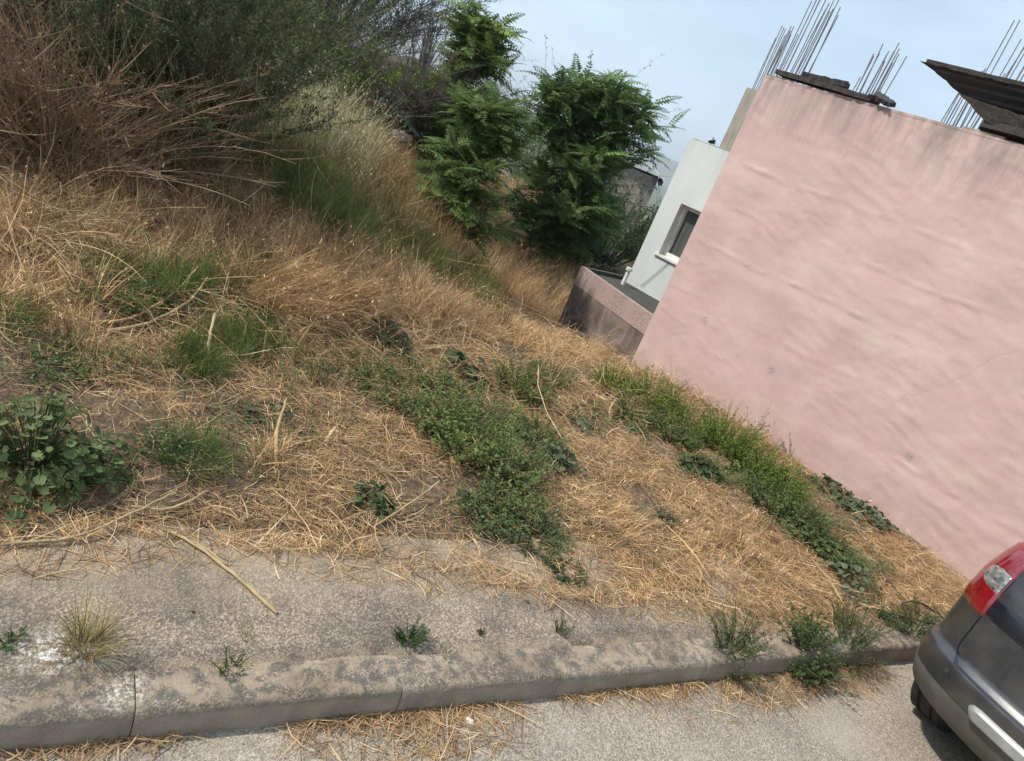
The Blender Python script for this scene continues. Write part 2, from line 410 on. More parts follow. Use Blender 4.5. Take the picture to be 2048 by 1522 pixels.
n = NT('far hills'); M['hills'] = n.set(n.ramp(n.noise(.004, 6), [(.3, (.07, .09, .06)), (.7, (.16, .15, .11))]), .95).m
n = NT('roof tiles'); M['tiles'] = n.set(n.ramp(n.noise(6, 6), [(.3, (.22, .21, .20)), (.7, (.45, .44, .42))]), .85).m
n = NT('pebble stone'); M['stone'] = n.set(n.attr(), .9).m

# ------------------------------------------------------------------ the ground
def graded(lo, hi, step, far, k=1.14):
    a = list(np.arange(lo, hi + 1e-6, step)); s = step; v = lo; pre = []
    while v > -far: s *= k; v -= s; pre.append(v)
    s = step; v = a[-1]; post = []
    while v < far: s *= k; v += s; post.append(v)
    return np.array(pre[::-1] + a + post)
gx = graded(-2.5, 8.0, .07, 3700); gy = graded(1.6, 11.0, .07, 3700)
X, Y = np.meshgrid(gx, gy, indexing='ij')
Z = ground(X, Y)
rr = np.hypot(X, Y)
Z = Z + 12 * (fbm(X / 300, Y / 300, 21) - .5) * sm(100, 400, rr)
V = np.stack([X, Y, Z], -1).reshape(-1, 3)
struct(Geo().add(V, grid_faces(len(gx), len(gy))).build('ground', M['soil'], smooth=True))

# road
rx = graded(-2, 9, .25, 88); ry = np.array([-40, -20, -9, -6, -4, -2, -1, -.5, 0, .5, .9, 1.2, 1.5, 1.65, 1.78, 1.86])
X, Y = np.meshgrid(rx, ry, indexing='ij')
Z = .012 * (fbm(X * .8, Y * .8, 31) - .5) * 1.0 - 45 * sm(26, 90, np.hypot(X, np.maximum(Y, 0)))
struct(Geo().add(np.stack([X, Y, Z], -1).reshape(-1, 3), grid_faces(len(rx), len(ry))).build('road', M['road'], smooth=True))

# pavement slab strip behind the kerb
px = np.arange(-4, 14.01, .1); py = np.array([1.95, 1.985, 2.0, 2.1, 2.2, 2.3, 2.4, 2.5, 2.6, 2.7, 2.8, 2.9])
X, Y = np.meshgrid(px, py, indexing='ij')
Z = .118 + .014 * (fbm(X * 1.7, Y * 1.7, 41) - .45) + .016 * (Y - 1.98) - .02 * (Y < 1.99)
struct(Geo().add(np.stack([X, Y, Z], -1).reshape(-1, 3), grid_faces(len(px), len(py))).build('pavement', M['pavement'], smooth=True))
def pavz(x, y): return .118 + .014 * (fbm(x * 1.7, y * 1.7, 41) - .45) + .016 * (y - 1.98)

# kerb, stone by stone
kerb = bpy.data.objects.new('kerb', None); COL.objects.link(kerb); struct(kerb)
joints = [-3.2, -2.3, -1.4, -.48, .43, 1.33, 2.07, 2.97, 3.86, 4.75, 5.65, 6.55, 7.45, 8.35, 9.25, 10.2]
for a, b in zip(joints[:-1], joints[1:]):
    prof = np.array([[1.80, -.06], [1.797, .0], [1.798, .05], [1.80, .094], [1.803, .106], [1.810, .115], [1.822, .1195], [1.86, .122], [1.90, .123], [1.94, .124], [1.964, .122], [1.970, .112], [1.972, -.06]])
    nx = 44
    xs = np.linspace(a + .0015, b - .0015, nx)
    xs[1] = xs[0] + .005; xs[-2] = xs[-1] - .005
    P = np.zeros((nx, len(prof), 3)); P[..., 0] = xs[:, None]; P[..., 1] = prof[:, 0]; P[..., 2] = prof[:, 1]
    j = (fbm(P[..., 0] * 9 + 3, (P[..., 1] + P[..., 2]) * 14, 51) - .47) + 1.1 * np.clip(fbm(P[..., 0] * 16 + 8, P[..., 1] * 9, 53) - .60, 0, 1) * -1.0 * np.array([0, 0, 0, .6, 1, 1, 1, .6, 0, 0, 0, 0, 0])
    w = np.zeros(len(prof)); w[1:12] = 1
    P[..., 1] -= j * .013 * w; P[..., 2] += (fbm(P[..., 0] * 7, P[..., 1] * 9, 57) - .47) * .012 * w
    P[0, 1:12, 1:] += (np.array([1.885, .06]) - P[0, 1:12, 1:]) * .03; P[-1, 1:12, 1:] += (np.array([1.885, .06]) - P[-1, 1:12, 1:]) * .03
    dz = rng.uniform(-.004, .004); P[..., 2] += dz; P[..., 1] += rng.uniform(-.004, .004)
    g = Geo().add(P.reshape(-1, 3), grid_faces(nx, len(prof))[:, ::-1])
    k = len(prof)
    for e, flip in ((P[0], 1), (P[-1], 0)):
        c = e.mean(0); Vv = np.vstack([e, c[None]])
        F = [[i, i + 1, k] if flip else [i + 1, i, k] for i in range(k - 1)]
        g.add(Vv, F)
    g.build('kerb_stone', M['kerb'], kerb, smooth=True)

# far hills
a = np.linspace(-2.2, 2.2, 160); rr = np.array([2300, 2600, 2900, 3200, 3600])
hv = []
for i, r_ in enumerate(rr):
    t = i / (len(rr) - 1)
    h = -70 + (150 * math.sin(t * math.pi * .62)) * (.55 + .9 * fbm(a * 5 + 4, a * 0 + i * .3, 61))
    hv.append(np.stack([r_ * np.sin(a + .45), r_ * np.cos(a + .45), h], -1))
hv = np.stack(hv, 1)
struct(Geo().add(hv.reshape(-1, 3), grid_faces(len(a), len(rr))).build('hills', M['hills'], smooth=True))

# ------------------------------------------------------------------ pink house
A0 = np.array([5.7545, 6.2309]); ang = math.radians(12.9)
wv = np.array([-math.sin(ang), math.cos(ang)]); nv = np.array([wv[1], -wv[0]])
def PW(s, d, z):
    q = A0 + s * wv + d * nv
    return (q[0], q[1], z)
def PWa(s, d, z):
    return np.stack([A0[0] + s * wv[0] + d * nv[0], A0[1] + s * wv[1] + d * nv[1], z + 0 * s], -1)

house = thing('pink_house', PW(-2, 2, 0), 'unfinished pink plastered house with bare reinforcing bars on its flat roof', 'house')
house_inv = Matrix.Translation(Vector(PW(-2, 2, 0))).inverted()
def hpart(o, root=None):
    r = root or house
    o.parent = r; o.matrix_parent_inverse = Matrix.Translation(r.location).inverted(); return o
ss = np.arange(-4.15, .0001, .022); ss[-1] = 0.0
zs = np.concatenate([np.arange(-.6, 3.325, .022), [3.332]])
S, Zq = np.meshgrid(ss, zs, indexing='ij')
d = np.zeros_like(S)
wob = .035 * (fbm(S * 1.3, S * 0 + 2, 71) - .5) * 2
for k, zk in enumerate([.66, 1.08, 1.63, 2.07, 2.49, 2.93]):
    m = sm(.36, .58, fbm(S * 1.1 + k * 9, S * 0 + k, 75)) * [1.0, .6, 1.0, .85, 1.0, .35][k]
    zl = zk + wob + .02 * (fbm(S * 5, S * 0 + k * 3, 77) - .5) + .035 * (S + 2) * .0
    t = Zq - zl
    d -= m * (.015 * np.exp(-(t / .014) ** 2) * sm(.3, .6, fbm(S * 7 + k, Zq * 9, 79)) + .012 * sm(.0, -.16, t) * sm(-.40, -.10, t))
# trowel waves slanting along the wall
u = S * .97 + Zq * .26; v_ = -S * .26 + Zq * .97
warp = .28 * fbm(u * 1.2, v_ * 2.5, 81)
d -= .0085 * (fbm(u * 3.4 + warp, v_ * 11 + warp * 7, 83, 4) - .45) + .0035 * (fbm(u * 14, v_ * 30 + warp * 9, 85, 3) - .45)
d -= .012 * (fbm(u * .8, v_ * 1.6, 87, 3) - .45)
rdg = 1 - np.abs(2 * fbm(u * 2.6 + 4, v_ * 9 + warp * 7, 91, 2) / .75 - 1)
d -= .006 * np.clip(rdg - .72, 0, 1) / .28 * sm(.42, .6, fbm(S * .9, Zq * .9, 95))
rd2 = 1 - np.abs(2 * fbm(u * 5 + 9, v_ * 17 + warp * 9, 93, 2) / .75 - 1)
d -= .004 * np.clip(rd2 - .6, 0, 1) / .4 * sm(.34, .55, fbm(S * 1.3 + 5, Zq * 1.3, 97))
edge = sm(0, -.06, S) * sm(3.332, 3.28, Zq)
d = d * edge * .66
P = PWa(S, d, Zq)
g = Geo().add(P.reshape(-1, 3), grid_faces(len(ss), len(zs))[:, ::-1])
hpart(g.build('plaster_wall', M['pink'], smooth=True))
g = Geo(); box(g, -4.146, -.004, .07, 5.2, -.6, 3.20, PW)
hpart(g.build('wall', M['pink']))
g = Geo()                                                # flat roof slab with uneven lip
box(g, -4.146, -.004, .10, 5.2, 3.205, 3.345, PW)
hpart(g.build('roof_slab', M['concrete']))
# upper lip lump at the far right
g = Geo()
for s0, s1, z1 in ((-2.36, -2.02, 3.372), (-.30, -.02, 3.366)):
    g = Geo(); box(g, s0, s1, .006, .30, 3.335, z1, PW)
    hpart(g.build('concrete_stub', M['concrete']))
g = Geo(); box(g, -4.15, 0, -.002, .115, 3.331, 3.353, PW)
hpart(g.build('coping', M['pink']))
def rebars(root, s0, s1, d0, z0, z1, n_, dd=.28, lean=(0, 0), r=.0048, zvar=.12):
    for i in range(n_):
        t = (i % ((n_ + 1) // 2)) / max(1, (n_ + 1) // 2 - 1)
        s_ = s0 + (s1 - s0) * t + rng.uniform(-.02, .02); d_ = d0 + (dd if i >= (n_ + 1) // 2 else 0) + rng.uniform(-.02, .02)
        h = z1 - z0 + rng.uniform(-zvar, zvar * .5)
        b = np.array(PW(s_, d_, z0 - .05)); t_ = np.array(PW(s_ + lean[0] * h + rng.normal(0, .018), d_ + lean[1] * h + rng.normal(0, .018), z0 + h))
        mid = (b + t_) / 2 + rng.normal(0, .006, 3)
        tt = np.linspace(0, 1, 14)[:, None]
        pts = b * (1 - tt) ** 2 + 2 * mid * tt * (1 - tt) + t_ * tt ** 2
        rad = r * (1 + .12 * (np.arange(14) % 2))
        hpart(tube(pts, rad, sides=6).build('rebar', M['rebar']), root)
rebars(house, -.30, -.05, .12, 3.36, 4.20, 14, dd=.14)
rebars(house, -1.06, -.84, .24, 3.34, 3.90, 14, dd=.14)
rebars(house, -1.94, -1.70, .30, 3.34, 3.90, 14, dd=.14)
rebars(house, -2.50, -2.20, .55, 3.34, 4.35, 10, dd=.15)
rebars(house, .42, .30, 2.5, 3.34, 4.05, 4, dd=.25, r=.006)
rebars(house, -1.98, -1.72, .62, 3.34, 4.40, 9, dd=.16)

# rotten boards and a crumpled dark sheet on the roof edge
def ragged(name, corners, label, cat, group=None, thick=.03, seed=1, n_=26, m=5, mat='board'):
    """an irregular slab between four corners"""
    c = [np.array(PW(*q)) for q in corners]
    u = np.linspace(0, 1, n_)[:, None, None]; v = np.linspace(0, 1, m)[None, :, None]
    P = (c[0] * (1 - u) + c[1] * u) * (1 - v) + (c[3] * (1 - u) + c[2] * u) * v
    nrm = np.cross(c[1] - c[0], c[3] - c[0]); nrm /= np.linalg.norm(nrm)
    r_ = np.random.default_rng(seed)
    U = np.broadcast_to(u[..., 0], (n_, m)); Vv = np.broadcast_to(v[..., 0], (n_, m))
    P = P + nrm * (.02 * (fbm(U * 6 + seed, Vv * 3, 101 + seed) - .5))[..., None]
    # ragged rim
    P[:, 0] += (r_.random((n_, 1)) - .5) * .03 * unit(c[3] - c[0]); P[:, -1] += (r_.random((n_, 1)) - .5) * .03 * unit(c[3] - c[0])
    P[0] += (r_.random((m, 1)) - .5) * .05 * unit(c[1] - c[0]); P[-1] += (r_.random((m, 1)) - .5) * .05 * unit(c[1] - c[0])
    cen = P.reshape(-1, 3).mean(0); cen[2] = P[..., 2].min()
    o = Geo()
    top = P + nrm * thick * .5; bot = P - nrm * thick * .5
    V = np.concatenate([top.reshape(-1, 3), bot.reshape(-1, 3)]) - cen
    F = grid_faces(n_, m); k = n_ * m
    rim = [i * m for i in range(n_)] + [(n_ - 1) * m + j for j in range(1, m)] + [i * m + m - 1 for i in range(n_ - 2, -1, -1)] + [j for j in range(m - 2, 0, -1)]
    R_ = [[rim[i], rim[(i + 1) % len(rim)], rim[(i + 1) % len(rim)] + k, rim[i] + k] for i in range(len(rim))]
    o.add(V, np.concatenate([F, F[:, ::-1] + k, np.array(R_)]))
    ob = o.build(name, M[mat]); ob.location = cen
    return tag(ob, label, cat, group)
ragged('rotten_board', [(-.12, -.02, 3.405), (-1.22, -.03, 3.385), (-1.20, .14, 3.395), (-.14, .15, 3.41)], 'long thin rotten board lying along the pink roof edge', 'board', 'rotten boards on the pink roof', .045, 1)
ragged('rotten_board', [(-.36, .02, 3.445), (-.86, .0, 3.455), (-.82, .18, 3.475), (-.36, .17, 3.46)], 'short thick black board stacked on the longer roof board', 'board', 'rotten boards on the pink roof', .05, 2)
ragged('roof_rag', [(-1.16, -.04, 3.40), (-1.36, -.05, 3.375), (-1.34, .10, 3.41), (-1.14, .10, 3.47)], 'dark crumpled scrap at the end of the roof board', 'scrap', None, .04, 3, 10, 5, 'sheet')
# leaning corrugated sheet at the right, underside seen
def corrugated():
    nu, nvv = 60, 44
    u = np.linspace(0, 1, nu); v = np.linspace(0, 1, nvv)
    U, Vv = np.meshgrid(u, v, indexing='ij')
    # left end is torn: the lower rows start further right
    s0 = -1.45 - .95 * Vv ** .9 - .03 * (fbm(Vv * 14, Vv * 0, 111) - .5) * 2
    s1 = -4.4
    Sx = s0 + (s1 - s0) * U
    top = 3.76 + .02 * (Sx + 1.45); bot = 3.375
    Zx = top + (bot - top) * Vv
    dd_ = -.09 + .40 * Vv + .012 * np.sin(Vv * 2 * math.pi * 7) + .02 * (fbm(U * 5, Vv * 3, 113) - .5)
    P = PWa(Sx, dd_, Zx)
    back = PWa(Sx, dd_ + .006, Zx)
    cen = np.array(PW(-2.9, .3, 3.37))
    k = nu * nvv
    F = grid_faces(nu, nvv)
    rim = [i * nvv for i in range(nu)] + [(nu - 1) * nvv + j for j in range(1, nvv)] + [i * nvv + nvv - 1 for i in range(nu - 2, -1, -1)] + [j for j in range(nvv - 2, 0, -1)]
    R_ = [[rim[i], rim[(i + 1) % len(rim)], rim[(i + 1) % len(rim)] + k, rim[i] + k] for i in range(len(rim))]
    g = Geo().add(np.concatenate([P.reshape(-1, 3), back.reshape(-1, 3)]) - cen, np.concatenate([F, F[:, ::-1] + k, np.array(R_)]))
    o = g.build('corrugated_sheet', M['sheet'], smooth=True); o.location = cen
    tag(o, 'torn dark corrugated sheet leaning outwards over the roof edge', 'metal sheet')
corrugated()
ragged('rotten_board', [(-1.50, -.10, 3.772), (-4.2, -.08, 3.72), (-4.2, .02, 3.74), (-1.47, .0, 3.785)], 'long dark batten along the top of the leaning corrugated sheet', 'board', 'rotten boards on the pink roof', .035, 4, 30, 3)
ragged('rotten_board', [(-2.14, -.03, 3.43), (-4.1, -.05, 3.41), (-4.1, .20, 3.40), (-2.10, .22, 3.42)], 'broad black board under the leaning corrugated sheet', 'board', 'rotten boards on the pink roof', .06, 5, 30, 5)
ragged('rotten_board', [(-1.86, -.04, 3.59), (-3.0, -.06, 3.49), (-3.0, -.02, 3.40), (-2.2, -.01, 3.44)], 'splintered board hanging below the torn edge of the sheet', 'board', 'rotten boards on the pink roof', .03, 6, 26, 4)

# ------------------------------------------------------------------ white house behind
wh = thing('white_house', PW(1, 3, 0), 'pale white-green plastered house with one small window beyond the pink house', 'house')
DW = 1.26
def wall_hole(S0, S1, Z0, Z1, a, b, z0, z1, d, deep):
    g = Geo()
    sx = [S0, a, b, S1]; zx = [Z0, z0, z1, Z1]
    for i in range(3):
        for j in range(3):
            if i == 1 and j == 1: continue
            g.add([PW(sx[i], d, zx[j]), PW(sx[i + 1], d, zx[j]), PW(sx[i + 1], d, zx[j + 1]), PW(sx[i], d, zx[j + 1])], [[0, 3, 2, 1]])
    for q in ([(a, z0), (a, z1)], [(a, z1), (b, z1)], [(b, z1), (b, z0)], [(b, z0), (a, z0)]):
        (s_, zA), (s2, zB) = q
        g.add([PW(s_, d, zA), PW(s2, d, zB), PW(s2, d + deep, zB), PW(s_, d + deep, zA)], [[0, 1, 2, 3]])
    g.add([PW(S1, d, Z0), PW(S1, d + 4, Z0), PW(S1, d + 4, Z1), PW(S1, d, Z1)], [[0, 1, 2, 3]])
    g.add([PW(S0, d, Z0), PW(S0, d + 4, Z0), PW(S0, d + 4, Z1), PW(S0, d, Z1)], [[3, 2, 1, 0]])
    g.add([PW(S0, d, Z1), PW(S1, d, Z1), PW(S1, d + 4, Z1), PW(S0, d + 4, Z1)], [[0, 1, 2, 3]])
    return g
wa, wb, wz0, wz1 = .56, 1.20, 1.14, 1.84
hpart(wall_hole(.02, 1.50, -.8, 2.62, wa, wb, wz0, wz1, DW, .15).build('wall', M['pale']), wh)
win = hpart(Geo().add([PW(wa, DW + .145, wz0), PW(wb, DW + .145, wz0), PW(wb, DW + .145, wz1), PW(wa, DW + .145, wz1)], [[0, 3, 2, 1]]).build('window', M['pane']), wh)
g = Geo()
for s0, s1, z0, z1 in ((wa, wb, wz0, wz0 + .06), (wa, wb, wz1 - .05, wz1), (wa, wa + .05, wz0 + .06, wz1 - .05), (wb - .05, wb, wz0 + .06, wz1 - .05), (.85, .92, wz0 + .06, wz1 - .05)):
    box(g, s0 + .001, s1 - .001, DW + .09, DW + .14, z0 + .001, z1 - .001, PW)
fr = g.build('frame', M['white']); fr.parent = win; fr.matrix_parent_inverse = Matrix.Translation(wh.location).inverted() @ Matrix.Identity(4)
fr.matrix_parent_inverse = (Matrix.Translation(wh.location) @ win.matrix_parent_inverse).inverted()
g = Geo(); box(g, wa - .05, wb + .05, DW - .03, DW + .085, wz0 - .025, wz0 + .004, PW)
sl = g.build('sill', M['white']); sl.parent = win; sl.matrix_parent_inverse = (Matrix.Translation(wh.location) @ win.matrix_parent_inverse).inverted()
g = Geo(); box(g, .03, 1.47, DW + .03, DW + .2, 2.62, 2.635, PW)
hpart(g.build('parapet_cap', M['concrete']), wh)
g = Geo(); box(g, .78, 1.13, DW + .14, DW + .46, 2.60, 3.40, PW)
hpart(g.build('column_stub', M['concrete']), wh)
g = Geo(); box(g, .90, .94, DW + .133, DW + .141, 2.80, 3.15, PW); hpart(g.build('column_slot_shade', M['board']), wh)  # dark plate on the column face, painting the shade inside a narrow hole
rebars(wh, 1.10, .90, DW + .2, 3.40, 4.14, 13, dd=.14)
for off in (0, .035):
    pts = [PW(1.24 - off, DW - .012, .66), PW(1.12 - off, DW - .012, .86), PW(.99 - off * .4, DW - .012, 1.10)]
    tt = np.linspace(0, 1, 10)[:, None]; p0, p1, p2 = map(np.array, pts)
    hpart(tube(p0 * (1 - tt) ** 2 + 2 * p1 * tt * (1 - tt) + p2 * tt ** 2, .0022, sides=5).build('wall_cable', M['plastic']), wh)

# ------------------------------------------------------------------ low shed against the houses
shed = thing('low_shed', (6.1, 7.2, 0), 'low shed with dark mossy flat roof between the two houses', 'shed')
def BX(x0, x1, y0, y1, z0, z1): g = Geo(); box(g, x0, x1, y0, y1, z0, z1); return g
# front wall rendered grey below, pink speckled band above
nu, nz_ = 60, 40
yy = np.linspace(6.25, 7.90, nu); zz_ = np.linspace(-.6, .42, nz_)
Yg, Zg = np.meshgrid(yy, zz_, indexing='ij')
xf = 5.765 + (Yg - 6.25) * .022 - .035 * (fbm(Yg * 3, Zg * 3, 121) - .5) * sm(.42, .36, Zg) * sm(6.25, 6.32, Yg)
xf += .016 * sm(.30, .16, np.hypot((Yg - 7.32) / .8, (Zg + .02) / 1.2) + .12 * (fbm(Yg * 9, Zg * 9, 123) - .5))          # a broken hollow in the render
hpart(Geo().add(np.stack([xf, Yg, Zg], -1).reshape(-1, 3), grid_faces(nu, nz_)[:, ::-1]).build('grey_render', M['greystucco'], smooth=True), shed)
hpart(BX(5.80, 6.98, 6.24, 7.895, -.6, .42).build('wall', M['greystucco']), shed)
V = [(5.758, 6.235, .42), (5.795, 7.905, .40), (5.795, 7.905, .655), (5.758, 6.235, .655), (5.83, 6.235, .42), (5.865, 7.905, .40), (5.865, 7.905, .655), (5.83, 6.235, .655)]
hpart(Geo().add(V, [[0, 3, 2, 1], [4, 5, 6, 7], [3, 7, 6, 2], [0, 1, 5, 4], [1, 2, 6, 5], [0, 4, 7, 3]]).build('parapet', M['speckle']), shed)
hpart(Geo().add([(5.83, 6.24, .422), (7.05, 6.24, .422), (6.98, 8.12, .422), (5.86, 7.90, .422), (5.83, 6.24, .60), (7.05, 6.24, .60), (6.98, 8.12, .60), (5.86, 7.90, .60)], [[4, 5, 6, 7], [0, 3, 2, 1], [3, 7, 6, 2], [2, 6, 5, 1], [0, 1, 5, 4], [0, 4, 7, 3]]).build('roof', M['moss']), shed)
hpart(Geo().add([(5.865, 7.885, .60), (6.70, 8.07, .60), (6.68, 8.13, .60), (5.86, 7.95, .60), (5.865, 7.885, .648), (6.70, 8.07, .648), (6.68, 8.13, .648), (5.86, 7.95, .648)], [[4, 5, 6, 7], [0, 1, 5, 4], [1, 2, 6, 5], [2, 3, 7, 6], [3, 0, 4, 7]]).build('roof_edge', M['moss']), shed)
vent = hpart(tube([(6.42, 7.74, .59), (6.42, 7.74, .80)], .028, sides=12).build('vent_pipe', M['white'], smooth=True), shed)
g = tube([(6.42, 7.74, .795), (6.42, 7.74, .80), (6.42, 7.74, .84), (6.42, 7.74, .845)], [.002, .045, .045, .002], sides=12)
cp = g.build('cap', M['white']); cp.parent = vent; cp.matrix_parent_inverse = (Matrix.Translation(shed.location) @ vent.matrix_parent_inverse).inverted()

# ------------------------------------------------------------------ far roofs and hills beyond
fh = thing('far_house', (20, 19.5, -3.5), 'far grey tiled roof peeping out behind the dark green tree', 'house')
def fpart(g, nm, mt): return hpart(g.build(nm, mt), fh)
c0 = np.array((16.75, 21.17, 2.16))
e1 = np.array([.62, .78, 0]); e2 = np.array([.78, -.62, 0])
def FP(a_, b_, z_): return tuple(c0 + e1 * a_ + e2 * b_ + np.array([0, 0, z_]))
g = Geo(); box(g, -3, 3, -2.6, .25, -4.5, -.35, FP); fpart(g, 'wall', M['rubble'])
for side in (0, 1):
    g = Geo()
    y0, y1, za, zb = ((.45, -1.2, -.35, .35) if side == 0 else (-2.9, -1.2, -.35, .35))
    for i in range(14):
        a0 = -3.3 + i * 6.6 / 14
        t = np.linspace(0, 1, 7)
        aa = a0 + t * 6.6 / 14; zz2 = .045 * np.sin(t * math.pi)
        V = []
        for q, (yq, zq) in enumerate(((y0, za), (y1, zb))):
            for aq, z2 in zip(aa, zz2): V.append(FP(aq, yq, zq + z2))
        k = len(aa)
        g.add(V, [[j, j + 1, j + 1 + k, j + k] for j in range(k - 1)])
    fpart(g, 'roof_slope', M['tiles'])
g = tube([FP(-3.3, -1.2, .38), FP(0, -1.2, .39), FP(3.3, -1.2, .38)], .10, sides=8); fpart(g, 'ridge_cap', M['tiles'])
g = Geo(); box(g, -3.25, 3.25, .30, .42, -.50, -.37, FP); fpart(g, 'eaves_beam', M['board'])

# ------------------------------------------------------------------ parked car (rear towards the camera)
CY = .605
car = thing('parked_car', (6.0, CY, 0), 'dark grey car with red tail light parked against the kerb', 'car')
zt_ = np.array([.235, .28, .33, .40, .47, .53, .585, .60, .625, .70, .80, .90, 1.0, 1.06, 1.12, 1.20, 1.30, 1.42, 1.52, 1.60, 1.645, 1.665])
xr_ = np.array([4.06, 3.95, 3.88, 3.835, 3.81, 3.795, 3.79, 3.80, 3.83, 3.84, 3.85, 3.862, 3.88, 3.90, 3.92, 3.96, 4.02, 4.10, 4.18, 4.27, 4.40, 4.75])
hw_ = np.array([.855, .895, .915, .922, .924, .922, .915, .912, .908, .91, .912, .91, .90, .89, .875, .855, .825, .785, .745, .69, .62, .45])
xf_ = np.array([7.9, 7.95, 8.02, 8.06, 8.08, 8.09, 8.09, 8.09, 8.09, 8.08, 8.05, 8.0, 7.85, 7.5, 6.95, 6.80, 6.65, 6.45, 6.28, 6.05, 5.8, 5.4])
def rear(y, z):
    t = np.clip(np.abs(y) / np.interp(z, zt_, hw_), 0, 1)
    return np.interp(z, zt_, xr_) + .46 * (1 - np.maximum(1 - t ** 3.2, 0) ** (1 / 3.2))
zl = np.unique(np.concatenate([zt_, np.linspace(.235, 1.66, 36)]))
th = np.linspace(-math.pi / 2, math.pi / 2, 41)
rings = []
for z in zl:
    hw = np.interp(z, zt_, hw_); xr = np.interp(z, zt_, xr_); xf = np.interp(z, zt_, xf_)
    ty = np.sin(th) * hw
    re_ = np.stack([rear(ty, z), ty], -1)
    xs = np.linspace(xr + .46, xf - .5, 30)[1:-1]
    left = np.stack([xs, np.full_like(xs, hw)], -1)
    t = np.abs(np.sin(th[::-1]))
    fr_ = np.stack([xf - .5 * (1 - np.maximum(1 - t ** 3, 0) ** (1 / 3)), np.sin(th[::-1]) * hw], -1)
    right = np.stack([xs[::-1], np.full_like(xs, -hw)], -1)
    ring = np.concatenate([re_, left, fr_, right]); rings.append(np.c_[ring, np.full(len(ring), z)])
rings = np.array(rings); nz2, nr = rings.shape[:2]
i = np.arange(nz2 - 1)[:, None] * nr + np.arange(nr)[None, :]; i2 = np.arange(nz2 - 1)[:, None] * nr + (np.arange(nr)[None, :] + 1) % nr
F = np.stack([i, i + nr, i2 + nr, i2], -1).reshape(-1, 4)
bm = bmesh.new()
bv = [bm.verts.new((p[0] - 6.0, p[1], p[2])) for p in rings.reshape(-1, 3)]
for f in F: bm.faces.new([bv[k] for k in f])
bm.faces.new(bv[:nr]); bm.faces.new(bv[-nr:][::-1])
bmesh.ops.recalc_face_normals(bm, faces=bm.faces)
me = bpy.data.meshes.new('body'); bm.to_mesh(me); bm.free()
body = link('body', me, M['paint'], car)
for p in me.polygons: p.use_smooth = True
WX = (4.53, 7.17)
cut = bmesh.new()
for wx in WX:
    for sy in (-1, 1):
        bmesh.ops.create_cone(cut, cap_ends=True, segments=40, radius1=.39, radius2=.39, depth=.34, matrix=Matrix.Translation((wx - 6.0, sy * .79, .33)) @ Matrix.Rotation(math.pi / 2, 4, 'X'))
cme = bpy.data.meshes.new('cut'); cut.to_mesh(cme); cut.free()
co = bpy.data.objects.new('cut', cme); COL.objects.link(co); co.parent = car
md = body.modifiers.new('b', 'BOOLEAN'); md.object = co; md.operation = 'DIFFERENCE'; md.solver = 'EXACT'
bpy.context.view_layer.update()
nm = bpy.data.meshes.new_from_object(body.evaluated_get(bpy.context.evaluated_depsgraph_get()))
body.modifiers.clear(); body.data = nm
bpy.data.objects.remove(co)
nm.materials.clear(); nm.materials.append(M['paint'])

def patch(name, mat, z0, z1, lo, hi, off, nz_=16, ny=26, parent=None, thick=0.0):
    """a skin over the rear of the car between rows z0..z1 and y = lo(z)..hi(z)"""
    zz = np.linspace(z0, z1, nz_); u = np.linspace(0, 1, ny)
    P = np.zeros((nz_, ny, 3))
    for k, z in enumerate(zz):
        y = lo(z) + (hi(z) - lo(z)) * u
        y = np.clip(y, -.998 * np.interp(z, zt_, hw_), .998 * np.interp(z, zt_, hw_))
        e = .01
        x = rear(y, z)
        nx = np.ones_like(y); ny_ = -(rear(y + e, z) - rear(y - e, z)) / (2 * e); nz3 = -(rear(y, z + e) - rear(y, z - e)) / (2 * e)
        N = -np.stack([nx, ny_, nz3], -1); N = unit(N)
        P[k] = np.stack([x, y, np.full_like(y, z)], -1) + N * off
        if thick and (k == 0 or k == nz_ - 1): P[k] -= N * thick
        if thick: P[k][0] -= N[0] * thick; P[k][-1] -= N[-1] * thick
    P[..., 0] -= 6.0
    return Geo().add(P.reshape(-1, 3), grid_faces(nz_, ny)[:, ::-1]).build(name, mat, parent or car, smooth=True)
cst = lambda v: (lambda z: v)
def gate_half(z):
    e = .70 - .02 * max(0, (z - 1.0)) / .6
    if z < .69: q = (.69 - z) / .095; e -= .075 * (1 - math.sqrt(max(0, 1 - q * q)))
    return e
patch('tailgate_gap', M['trim'], .592, 1.57, lambda z: -gate_half(max(z, .6)) - .008, lambda z: gate_half(max(z, .6)) + .008, .002, 40, 40)
gate = patch('tailgate', M['paint'], .602, 1.555, lambda z: -gate_half(z) + .002, lambda z: gate_half(z) - .002, .006, 60, 50, thick=.004)
patch('rear_window', M['glass'], 1.20, 1.50, lambda z: -.62 + .12 * (z - 1.2), lambda z: .62 - .12 * (z - 1.2), .009, 16, 30, gate)
patch('dark_band', M['trim'], .852, .962, cst(-.695), cst(.695), .009, 8, 40, gate, thick=.004)
